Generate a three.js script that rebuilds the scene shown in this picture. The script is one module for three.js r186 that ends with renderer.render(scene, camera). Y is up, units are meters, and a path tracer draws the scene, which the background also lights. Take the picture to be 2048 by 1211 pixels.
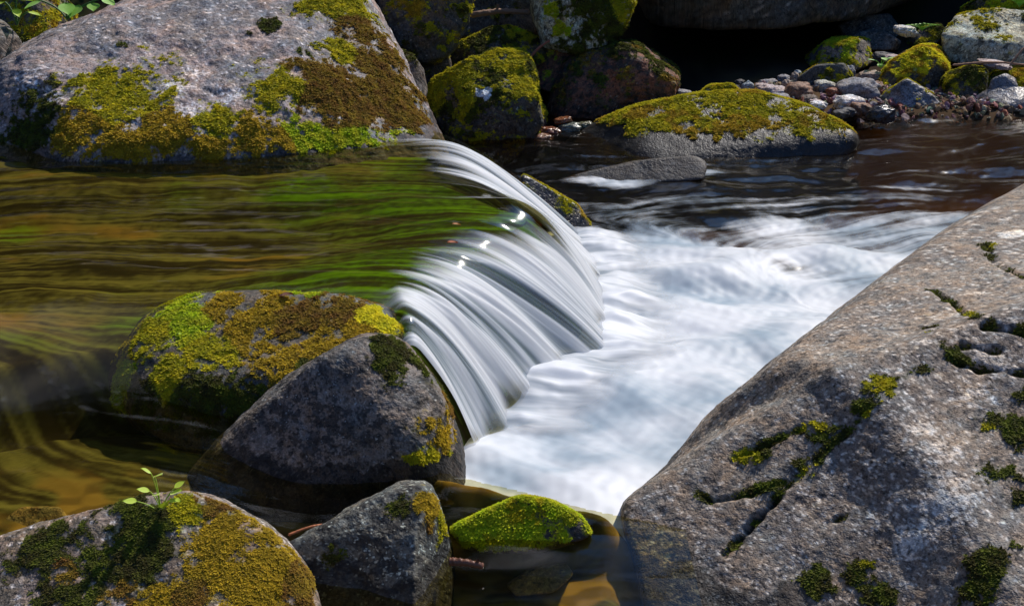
import * as THREE from 'three';
import { Sky } from 'three/addons/objects/Sky.js';
import { mergeGeometries } from 'three/addons/utils/BufferGeometryUtils.js';
import { createNoise3D } from 'simplex-noise';

// ---------------------------------------------------------------- camera, sky, sun, exposure
const scene = new THREE.Scene();
const camera = new THREE.PerspectiveCamera(24.297, 2048 / 1211, 0.1, 600);
camera.position.set(0, 1.8, 0);
camera.rotation.x = -22 * Math.PI / 180;
camera.updateMatrixWorld();

const renderer = new THREE.WebGLRenderer({ antialias: true });
renderer.setSize(1024, 605);
renderer.toneMapping = THREE.LinearToneMapping;
renderer.toneMappingExposure = 1.1;
renderer.shadowMap.enabled = true;

const SUN = new THREE.Vector3(0.42, 0.75, -0.5).normalize();
const sky = new Sky();
sky.name = 'sky';
sky.userData.kind = 'structure';
sky.scale.setScalar(450);
const su = sky.material.uniforms;
su.sunPosition.value.copy(SUN);
su.turbidity.value = 3; su.rayleigh.value = 1.05; su.mieCoefficient.value = 0.004;
su.cloudCoverage.value = 0.35; su.cloudDensity.value = 0.4;
scene.add(sky);
scene.environmentIntensity = 0.2;
const sun = new THREE.DirectionalLight(0xfff4e6, 4.2);
sun.position.copy(SUN).multiplyScalar(30).add(new THREE.Vector3(0, 0, -4.5));
sun.target.position.set(0, 0, -4.5);
sun.castShadow = true;
sun.shadow.mapSize.set(4096, 4096);
Object.assign(sun.shadow.camera, { left: -8, right: 8, top: 8, bottom: -8, near: 1, far: 60 });
scene.add(sun, sun.target);

// ---------------------------------------------------------------- measured shapes: facet planes [nx, ny, nz, distance from c] and spots on the stones, in metres
const ROCK_FACETS = {
  pale_boulder: {c:[-1.387,-0.283,-5.9],p:40,f:[[[-0.62,0.782,0.064,1.143],[-0.566,0.824,0.03,1.11],[-0.367,0.928,-0.059,1.078],[-0.327,0.942,-0.073,1.078],[-0.223,0.969,-0.102,1.108],[0.186,0.968,-0.168,1.283],[0.846,0.506,-0.169,1.231],[0.882,0.443,-0.159,1.208],[0.927,0.349,-0.139,1.19],[0.919,0.367,-0.144,1.188],[0.993,-0.112,0.028,1.307],[-0.0,-0.905,0.425,0.621],[-0.91,0.156,0.385,1.334],[0.0,0.929,0.37,1.035],[0.05,0.221,0.974,1.078],[0.581,0.501,0.641,1.362],[-0.45,0.601,0.661,1.121],[0.251,0.622,0.742,1.207],[0.458,0.814,0.356,1.207],[0.0,0.0,-1.0,1.2],[0.0,-1.0,0.0,0.717]]]},
  right_boulder: {c:[0.979,-0.598,-3.3],p:70,f:[[[-0.493,0.768,-0.408,0.977],[-0.61,0.668,-0.427,0.791],[-0.592,0.685,-0.425,0.817],[-0.473,0.775,-0.419,0.94],[-0.572,0.706,-0.417,0.876],[-0.692,0.601,-0.4,0.8],[-0.801,0.475,-0.363,0.727],[-0.891,0.339,-0.304,0.682],[-0.995,-0.006,-0.101,0.626],[0.0,-0.728,0.685,0.515],[0.88,0.227,0.418,1.06],[0.06,0.973,0.221,1.037],[-0.5,0.72,0.48,0.963],[-0.751,0.501,0.431,0.779],[0.05,0.931,0.361,1.054],[-0.12,0.988,-0.1,0.987],[-0.303,0.505,0.808,1.132],[0.0,0.0,-1.0,1.6],[0.0,-1.0,0.0,0.702]],[[-0.219,0.872,-0.437,0.864],[-0.569,0.689,-0.449,0.728],[-0.404,0.786,-0.468,0.734],[-0.461,0.758,-0.462,0.743],[-0.792,0.497,-0.355,0.794],[-0.928,0.282,-0.242,0.787],[-0.931,-0.34,0.137,0.547],[-0.943,-0.311,0.116,0.561],[-0.973,-0.226,0.046,0.564],[0.0,-0.728,0.685,0.515],[0.886,0.174,0.431,0.972],[-0.3,0.83,0.47,0.983],[-0.449,0.4,0.799,1.138],[0.0,0.0,-1.0,0.7],[0.0,-1.0,0.0,0.702]]]},
  moss_boulder: {c:[-0.715,0.217,-3.5],p:9,f:[[[-0.885,0.46,0.076,0.361],[-0.734,0.676,-0.068,0.308],[-0.31,0.908,-0.281,0.231],[-0.05,0.934,-0.353,0.206],[0.087,0.924,-0.374,0.216],[0.272,0.884,-0.38,0.265],[0.934,0.298,-0.197,0.452],[0.996,0.031,-0.086,0.461],[0.159,-0.876,0.454,0.317],[-0.409,-0.756,0.512,0.303],[-0.813,-0.376,0.445,0.38],[-0.05,0.928,0.369,0.108],[0.0,0.25,0.968,0.199],[-0.508,0.609,0.609,0.23],[0.305,0.713,0.631,0.226],[0.0,0.0,-1.0,0.45],[0.0,-1.0,0.0,0.367]]]},
  grey_boulder: {c:[-0.437,0.172,-3.2],p:13,f:[[[-0.764,0.629,-0.144,0.228],[-0.672,0.71,-0.21,0.192],[-0.519,0.807,-0.282,0.182],[-0.334,0.879,-0.339,0.201],[0.287,0.869,-0.402,0.254],[0.768,0.563,-0.306,0.273],[0.892,0.388,-0.231,0.284],[0.997,0.047,-0.061,0.317],[0.314,-0.827,0.466,0.283],[-0.066,-0.846,0.529,0.286],[-0.867,-0.296,0.401,0.422],[-0.2,0.45,0.87,0.138],[-0.603,0.603,0.523,0.201],[0.853,0.201,0.482,0.271],[0.302,0.754,0.583,0.196],[0.05,-0.2,0.979,0.196],[0.0,0.0,-1.0,0.35],[0.0,-1.0,0.0,0.272]]]},
  front_left_boulder: {c:[-0.733,0.219,-2.35],p:16,f:[[[-0.257,0.87,-0.421,0.198],[-0.394,0.85,-0.35,0.232],[-0.287,0.87,-0.401,0.222],[-0.148,0.881,-0.45,0.226],[0.275,0.806,-0.525,0.241],[0.485,0.706,-0.517,0.257],[0.659,0.583,-0.476,0.285],[0.91,0.264,-0.319,0.334],[0.987,0.007,-0.161,0.356],[0.112,-0.794,0.598,0.231],[-0.917,0.149,0.37,0.434],[-0.05,0.848,0.528,0.104],[0.1,0.35,0.931,0.221],[0.719,0.399,0.569,0.253],[-0.399,0.848,0.349,0.151],[0.0,0.0,-1.0,0.4],[0.0,-1.0,0.0,0.319]]]},
  angular_boulder: {c:[-0.286,0.063,-2.72],p:40,f:[[[-0.497,0.777,-0.387,0.155],[-0.472,0.787,-0.397,0.152],[-0.38,0.82,-0.427,0.153],[-0.072,0.872,-0.485,0.174],[0.831,0.458,-0.316,0.174],[0.964,0.203,-0.174,0.155],[0.998,0.01,-0.055,0.153],[0.974,-0.208,0.092,0.17],[-0.0,-0.806,0.591,0.208],[-0.967,-0.087,0.239,0.222],[-0.301,0.501,0.812,0.16],[0.932,0.15,0.331,0.144],[-0.25,0.851,0.461,0.171],[0.0,0.0,-1.0,0.23],[0.0,-1.0,0.0,0.163]]]},
  green_hummock: {c:[0.019,0.121,-2.86],p:12,f:[[[-0.444,0.777,-0.446,0.038],[-0.377,0.803,-0.462,0.032],[0.099,0.863,-0.495,0.032],[0.42,0.791,-0.444,0.05],[0.813,0.52,-0.263,0.105],[0.325,-0.798,0.508,0.107],[-0.0,-0.847,0.531,0.095],[-0.813,-0.48,0.331,0.155],[-0.05,0.599,0.799,0.078],[0.0,0.0,-1.0,0.16],[0.0,-1.0,0.0,0.101]]]},
  round_boulder: {c:[-0.128,0.167,-6.55],p:18,f:[[[-0.908,0.416,-0.043,0.279],[-0.553,0.819,-0.154,0.254],[-0.168,0.966,-0.198,0.256],[0.278,0.94,-0.196,0.286],[0.905,0.419,-0.078,0.286],[0.994,0.106,-0.004,0.272],[0.986,-0.157,0.063,0.282],[0.37,-0.892,0.259,0.29],[-0.205,-0.938,0.278,0.263],[-0.878,-0.449,0.167,0.249],[-0.1,0.4,0.911,0.241],[-0.697,0.398,0.597,0.233],[0.1,-0.251,0.963,0.232],[0.0,0.894,0.447,0.235],[0.0,0.0,-1.0,0.4],[0.0,-1.0,0.0,0.267]]]},
  flat_moss_boulder: {c:[0.98,0.072,-6.45],p:16,f:[[[-0.588,0.774,-0.236,0.388],[-0.329,0.909,-0.256,0.242],[-0.169,0.953,-0.251,0.191],[-0.04,0.97,-0.238,0.181],[0.172,0.965,-0.2,0.207],[0.41,0.902,-0.136,0.279],[0.491,0.864,-0.107,0.32],[0.856,-0.399,0.329,0.594],[0.099,-0.949,0.3,0.201],[-0.025,-0.958,0.286,0.213],[-0.425,-0.874,0.235,0.42],[-0.05,0.901,0.431,0.12],[0.05,0.498,0.866,0.254],[-0.496,0.744,0.447,0.291],[0.0,0.0,-1.0,0.45],[0.0,-1.0,0.0,0.222]]]},
  wet_slab: {c:[0.583,0.075,-5.95],p:12,f:[[[-0.281,0.917,-0.283,0.063],[-0.171,0.944,-0.284,0.04],[-0.074,0.958,-0.277,0.045],[0.442,0.878,-0.186,0.151],[0.916,-0.331,0.228,0.25],[0.047,-0.955,0.292,0.06],[-0.421,-0.873,0.245,0.196],[-0.1,0.796,0.597,0.053],[0.0,0.0,-1.0,0.25],[0.0,-1.0,0.0,0.175]]]},
  lip_rock: {c:[0.173,0.064,-5.4],p:15,f:[[[-0.37,0.888,-0.271,0.141],[0.404,0.879,-0.254,0.085],[0.817,0.559,-0.142,0.065],[0.494,0.834,-0.246,0.031],[0.99,-0.105,0.096,0.167],[0.179,-0.926,0.332,0.155],[-0.54,-0.801,0.26,0.105],[-0.968,-0.241,0.067,0.112],[0.3,0.55,0.78,0.095],[0.0,0.0,-1.0,0.25],[0.0,-1.0,0.0,0.214]]]},
  shadow_boulder: {c:[0.494,0.184,-7.0],p:14,f:[[[-0.936,0.338,-0.101,0.3],[-0.4,0.893,-0.207,0.189],[-0.109,0.973,-0.205,0.188],[0.301,0.94,-0.16,0.25],[0.936,0.351,0.037,0.362],[0.932,-0.311,0.187,0.344],[0.253,-0.931,0.263,0.213],[0.123,-0.958,0.26,0.208],[-0.979,-0.199,0.03,0.371],[-0.1,0.602,0.792,0.218],[0.0,0.0,1.0,0.25],[0.0,0.0,-1.0,0.5],[0.0,-1.0,0.0,0.284]]]},
  lichen_boulder: {c:[0.354,0.517,-7.1],p:30,f:[[[-0.993,-0.114,0.006,0.247],[-0.89,-0.451,0.071,0.239],[-0.246,-0.951,0.189,0.208],[0.142,-0.967,0.21,0.198],[0.656,-0.73,0.194,0.207],[0.934,-0.33,0.138,0.224],[0.996,0.007,0.084,0.256],[0.36,0.927,-0.104,0.321],[-0.32,0.937,-0.14,0.32],[-0.404,0.101,0.909,0.239],[0.352,0.05,0.935,0.194],[0.0,0.0,-1.0,0.5],[0.0,-1.0,0.0,0.417]]]},
  hanging_moss_boulder: {c:[-0.426,0.505,-6.9],p:15,f:[[[-0.995,-0.028,0.101,0.237],[-0.892,-0.422,0.164,0.203],[-0.552,-0.806,0.214,0.199],[0.352,-0.918,0.181,0.209],[0.833,-0.547,0.081,0.207],[0.99,-0.14,-0.001,0.233],[0.275,0.95,-0.145,0.35],[-0.244,0.963,-0.117,0.338],[-0.201,0.301,0.932,0.188],[0.402,0.0,0.915,0.189],[0.0,0.0,-1.0,0.5],[0.0,-1.0,0.0,0.405]]]},
  moss_ledge: {c:[-0.085,0.323,-7.0],p:14,f:[[[-0.893,0.448,-0.051,0.231],[-0.412,0.896,-0.165,0.136],[-0.137,0.973,-0.186,0.125],[0.365,0.915,-0.171,0.185],[0.995,0.101,0.005,0.271],[0.406,-0.891,0.204,0.146],[0.147,-0.964,0.223,0.15],[-0.444,-0.867,0.226,0.267],[0.0,0.6,0.8,0.076],[0.0,0.0,-1.0,0.4],[0.0,-1.0,0.0,0.523]]]},
  gap_rock: {c:[-0.449,0.368,-6.3],p:15,f:[[[0.154,0.965,-0.212,0.116],[0.808,0.562,-0.176,0.057],[0.984,0.15,-0.095,0.058],[0.883,-0.466,0.059,0.1],[-0.599,-0.766,0.234,0.108],[-0.979,-0.163,0.119,0.075],[0.302,0.302,0.905,0.106],[0.0,0.0,-1.0,0.4],[0.0,-1.0,0.0,0.468]]]},
  overhang_boulder: {c:[1.734,0.486,-8.6],p:16,f:[[[-0.967,-0.251,-0.042,0.989],[-0.693,-0.718,0.073,0.886],[-0.158,-0.969,0.188,0.617],[0.163,-0.958,0.238,0.506],[0.458,-0.845,0.275,0.459],[0.22,-0.947,0.235,0.399],[0.618,-0.723,0.308,0.629],[0.917,-0.237,0.321,0.859],[0.217,0.976,0.001,0.915],[-0.419,0.903,-0.098,1.073],[-0.996,0.04,-0.079,1.097],[-0.1,-0.619,0.779,0.931],[0.504,-0.101,0.858,0.698],[0.0,0.0,-1.0,1.6],[0.0,-1.0,0.0,0.186]]]},
  cave_back_boulder: {c:[1.574,-0.257,-9.2],p:15,f:[[[-0.41,0.887,-0.212,0.523],[-0.098,0.978,-0.186,0.452],[0.761,0.645,0.073,0.805],[0.87,-0.377,0.317,0.772],[-0.0,-0.969,0.249,0.295],[-0.996,-0.035,-0.087,0.691],[0.0,-0.1,0.995,0.288],[0.0,0.0,-1.0,1.0],[0.0,-1.0,0.0,0.743]]]},
  bank_lichen_boulder: {c:[2.6,0.292,-7.6],p:34,f:[[[-0.779,0.525,-0.343,0.211],[-0.227,0.942,-0.246,0.142],[-0.03,0.982,-0.185,0.153],[0.891,0.352,0.286,0.386],[0.123,-0.957,0.261,0.218],[-0.266,-0.956,0.124,0.191],[-0.929,-0.292,-0.227,0.251],[-0.151,0.352,0.924,0.261],[0.0,0.914,0.406,0.127],[0.1,0.597,0.796,0.24],[0.0,0.0,-1.0,0.39],[0.0,-1.0,0.0,0.492]]]},
  golden_moss_rock: {c:[2.129,0.157,-7.35],p:15,f:[[[-0.843,0.431,-0.322,0.139],[-0.412,0.862,-0.296,0.116],[0.148,0.976,-0.157,0.136],[0.87,0.461,0.173,0.18],[0.937,-0.13,0.325,0.18],[0.099,-0.96,0.263,0.146],[-0.535,-0.843,0.058,0.184],[-0.101,0.704,0.704,0.153],[0.1,0.1,0.99,0.192],[0.0,0.0,-1.0,0.286],[0.0,-1.0,0.0,0.357]]]},
  bright_moss_rock: {c:[2.317,0.118,-7.15],p:16,f:[[[-0.795,0.489,-0.359,0.096],[-0.369,0.875,-0.313,0.09],[0.733,0.673,0.1,0.147],[0.943,-0.029,0.33,0.126],[0.598,-0.707,0.377,0.121],[-0.082,-0.972,0.221,0.133],[-0.856,-0.498,-0.137,0.166],[-0.151,0.652,0.743,0.116],[0.0,0.0,1.0,0.17],[0.0,0.0,-1.0,0.26],[0.0,-1.0,0.0,0.318]]]},
  grey_wedge_rock: {c:[2.02,0.068,-6.95],p:21,f:[[[-0.866,0.381,-0.324,0.157],[-0.484,0.813,-0.325,0.129],[0.476,0.877,-0.066,0.1],[0.585,0.811,-0.018,0.101],[0.362,-0.867,0.342,0.14],[-0.109,-0.968,0.226,0.117],[-0.824,-0.562,-0.073,0.185],[0.1,0.5,0.86,0.106],[-0.799,0.4,0.449,0.141],[0.0,0.0,-1.0,0.234],[0.0,-1.0,0.0,0.268]]]},
  wet_grey_rock: {c:[2.484,0.08,-6.95],p:18,f:[[[-0.661,0.649,-0.378,0.128],[-0.394,0.854,-0.339,0.094],[-0.096,0.961,-0.261,0.075],[0.14,0.974,-0.178,0.091],[0.917,0.255,0.306,0.284],[-0.024,-0.968,0.25,0.13],[-0.674,-0.738,-0.027,0.221],[-0.1,0.597,0.796,0.142],[0.0,0.0,-1.0,0.26],[0.0,-1.0,0.0,0.28]]]},
  upright_grey_rock: {c:[2.494,0.141,-7.02],p:18,f:[[[-0.883,0.287,-0.372,0.069],[-0.433,0.834,-0.342,0.064],[0.364,0.928,-0.08,0.067],[0.905,0.345,0.249,0.067],[0.529,-0.759,0.38,0.088],[-0.414,-0.907,0.079,0.086],[-0.101,0.404,0.909,0.073],[0.0,0.0,-1.0,0.156],[0.0,-1.0,0.0,0.341]]]},
  edge_moss_rock: {c:[2.674,0.101,-7.3],p:14,f:[[[-0.805,0.454,-0.381,0.143],[-0.226,0.931,-0.287,0.094],[0.025,0.979,-0.205,0.102],[0.918,0.246,0.31,0.228],[-0.0,-0.97,0.242,0.117],[-0.691,-0.72,-0.062,0.167],[-0.05,0.552,0.833,0.157],[0.0,0.0,-1.0,0.26],[0.0,-1.0,0.0,0.301]]]},
  cave_mouth_rock: {c:[1.819,0.165,-7.75],p:16,f:[[[-0.696,0.659,-0.285,0.131],[-0.187,0.954,-0.234,0.089],[0.185,0.971,-0.149,0.098],[0.968,0.094,0.232,0.193],[0.433,-0.851,0.299,0.136],[-0.061,-0.976,0.207,0.119],[-0.881,-0.466,-0.084,0.191],[-0.201,0.602,0.773,0.153],[0.609,0.508,0.609,0.147],[0.0,0.0,-1.0,0.26],[0.0,-1.0,0.0,0.365]]]},
  low_moss_rock: {c:[1.666,0.136,-7.3],p:16,f:[[[-0.52,0.803,-0.291,0.081],[-0.09,0.968,-0.233,0.062],[0.64,0.768,-0.015,0.105],[0.933,-0.221,0.283,0.145],[0.02,-0.971,0.236,0.075],[-0.833,-0.551,-0.045,0.144],[-0.05,0.552,0.833,0.116],[0.0,0.0,-1.0,0.195],[0.0,-1.0,0.0,0.336]]]},
  dark_far_rock: {c:[2.124,0.218,-8.3],p:15,f:[[[-0.422,0.868,-0.263,0.082],[-0.042,0.981,-0.191,0.058],[0.757,0.648,0.087,0.137],[0.903,-0.298,0.308,0.17],[-0.0,-0.98,0.198,0.093],[-0.858,-0.504,-0.102,0.179],[-0.05,0.552,0.833,0.152],[0.0,0.0,-1.0,0.26],[0.0,-1.0,0.0,0.418]]]},
  long_far_rock: {c:[2.055,0.196,-8.0],p:15,f:[[[-0.344,0.902,-0.259,0.08],[0.112,0.98,-0.162,0.047],[0.486,0.873,-0.042,0.068],[0.898,-0.31,0.313,0.158],[-0.041,-0.98,0.194,0.067],[-0.779,-0.624,-0.058,0.135],[-0.05,0.552,0.833,0.122],[0.0,0.0,-1.0,0.208],[0.0,-1.0,0.0,0.396]]]},
  peeking_moss_rock: {c:[1.026,0.148,-6.85],p:14,f:[[[-0.64,0.723,-0.261,0.066],[-0.063,0.97,-0.236,0.047],[0.655,0.752,-0.071,0.082],[0.974,0.192,0.117,0.117],[0.055,-0.966,0.252,0.073],[-0.73,-0.68,0.072,0.121],[-0.05,0.552,0.833,0.093],[0.0,0.0,-1.0,0.156],[0.0,-1.0,0.0,0.348]]]},
  fern_moss_rock: {c:[2.381,0.213,-8.0],p:14,f:[[[-0.795,0.511,-0.327,0.085],[-0.286,0.922,-0.262,0.052],[0.734,0.672,0.096,0.084],[0.955,0.111,0.276,0.109],[0.14,-0.959,0.248,0.128],[-0.531,-0.847,0.03,0.159],[-0.05,0.552,0.833,0.153],[0.0,0.0,-1.0,0.26],[0.0,-1.0,0.0,0.413]]]},
  corner_moss_rock: {c:[-2.233,0.561,-6.6],p:14,f:[[[-0.188,0.978,-0.09,0.198],[0.194,0.956,-0.221,0.159],[0.776,0.534,-0.336,0.178],[0.733,-0.673,-0.1,0.141],[0.305,-0.948,0.093,0.121],[-0.14,-0.958,0.249,0.141],[-0.936,-0.026,0.351,0.194],[-0.05,0.552,0.833,0.221],[0.0,0.0,-1.0,0.39],[0.0,-1.0,0.0,0.761]]]},
  corner_dark_rock: {c:[-2.263,0.548,-6.2],p:15,f:[[[0.109,0.97,-0.218,0.108],[0.737,0.565,-0.371,0.073],[0.937,-0.2,-0.287,0.093],[0.346,-0.934,0.087,0.15],[-0.93,0.138,0.341,0.185],[-0.05,0.552,0.833,0.185],[0.0,0.0,-1.0,0.325],[0.0,-1.0,0.0,0.748]]]},
  ridge_mossy_slab: {c:[2.761,0.354,-8.0],p:15,f:[[[-0.447,0.845,-0.293,0.114],[-0.177,0.958,-0.224,0.08],[-0.0,0.986,-0.164,0.11],[0.927,0.14,0.347,0.42],[-0.0,-0.982,0.191,0.111],[-0.426,-0.904,0.036,0.157],[-0.05,0.552,0.833,0.19],[0.0,0.0,-1.0,0.325],[0.0,-1.0,0.0,0.554]]]},
  added_gap_boulder: {c:[-0.11,0.411,-8.0],p:21,f:[[[-0.983,0.183,0.015,0.264],[-0.436,0.892,-0.117,0.252],[0.474,0.872,-0.122,0.285],[0.999,0.051,0.015,0.303],[0.297,-0.936,0.19,0.251],[-0.239,-0.951,0.197,0.233],[0.0,0.301,0.954,0.193],[0.0,0.0,-1.0,0.52],[0.0,-1.0,0.0,0.611]]]},
  red_earth_rock: {c:[0.259,0.24,-7.15],p:18,f:[[[-0.899,0.426,-0.107,0.134],[-0.266,0.943,-0.202,0.096],[0.274,0.944,-0.182,0.103],[0.965,0.261,0.001,0.164],[0.314,-0.921,0.232,0.145],[-0.443,-0.875,0.198,0.165],[-0.1,0.597,0.796,0.147],[0.0,0.0,-1.0,0.26],[0.0,-1.0,0.0,0.44]]]},
  added_hollow_rock: {c:[-0.414,0.171,-7.0],p:18,f:[[[-0.564,0.815,-0.132,0.171],[0.239,0.947,-0.212,0.157],[0.996,0.066,-0.058,0.112],[0.889,-0.452,0.068,0.107],[-0.14,-0.956,0.257,0.183],[-0.993,-0.067,0.098,0.167],[0.199,0.398,0.896,0.153],[0.0,0.0,-1.0,0.325],[0.0,-1.0,0.0,0.371]]]},
  amber_stone_a: {c:[-1.149,0.129,-2.98],p:14,f:[[[-0.57,0.795,-0.208,0.052],[0.025,0.872,-0.489,0.029],[0.757,0.414,-0.506,0.052],[0.701,-0.699,0.143,0.063],[-0.0,-0.864,0.503,0.054],[-0.81,-0.294,0.508,0.093],[0.0,0.8,0.6,0.058],[0.0,0.0,-1.0,0.156],[0.0,-1.0,0.0,0.329]]]},
  amber_stone_b: {c:[-0.929,0.148,-3.02],p:12,f:[[[-0.371,0.862,-0.345,0.036],[-0.145,0.89,-0.432,0.029],[0.76,0.477,-0.441,0.163],[0.406,-0.842,0.355,0.057],[0.152,-0.881,0.448,0.037],[-0.269,-0.797,0.54,0.065],[0.0,0.906,0.423,0.025],[0.0,0.0,-1.0,0.156],[0.0,-1.0,0.0,0.348]]]},
  amber_stone_c: {c:[-1.059,0.181,-2.75],p:12,f:[[[-0.196,0.881,-0.431,0.032],[0.041,0.858,-0.511,0.027],[0.743,0.436,-0.508,0.097],[0.242,-0.869,0.432,0.038],[-0.0,-0.856,0.518,0.039],[-0.935,0.133,0.328,0.126],[0.0,0.906,0.423,0.032],[0.0,0.0,-1.0,0.156],[0.0,-1.0,0.0,0.381]]]},
  amber_stone_d: {c:[0.058,0.085,-2.78],p:12,f:[[[-0.545,0.713,-0.44,0.031],[-0.167,0.842,-0.513,0.028],[0.779,0.552,-0.298,0.074],[0.651,-0.632,0.421,0.047],[0.098,-0.841,0.532,0.032],[-0.749,-0.56,0.353,0.063],[0.0,0.862,0.507,0.037],[0.0,0.0,-1.0,0.13],[0.0,-1.0,0.0,0.285]]]},
  amber_stone_e: {c:[0.006,0.13,-2.5],p:12,f:[[[-0.754,0.554,-0.354,0.045],[-0.139,0.828,-0.543,0.026],[0.644,0.645,-0.411,0.044],[0.811,-0.475,0.341,0.055],[-0.0,-0.822,0.569,0.051],[-0.958,-0.224,0.177,0.074],[0.0,0.914,0.406,0.026],[0.0,0.0,-1.0,0.13],[0.0,-1.0,0.0,0.33]]]}
};
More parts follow.
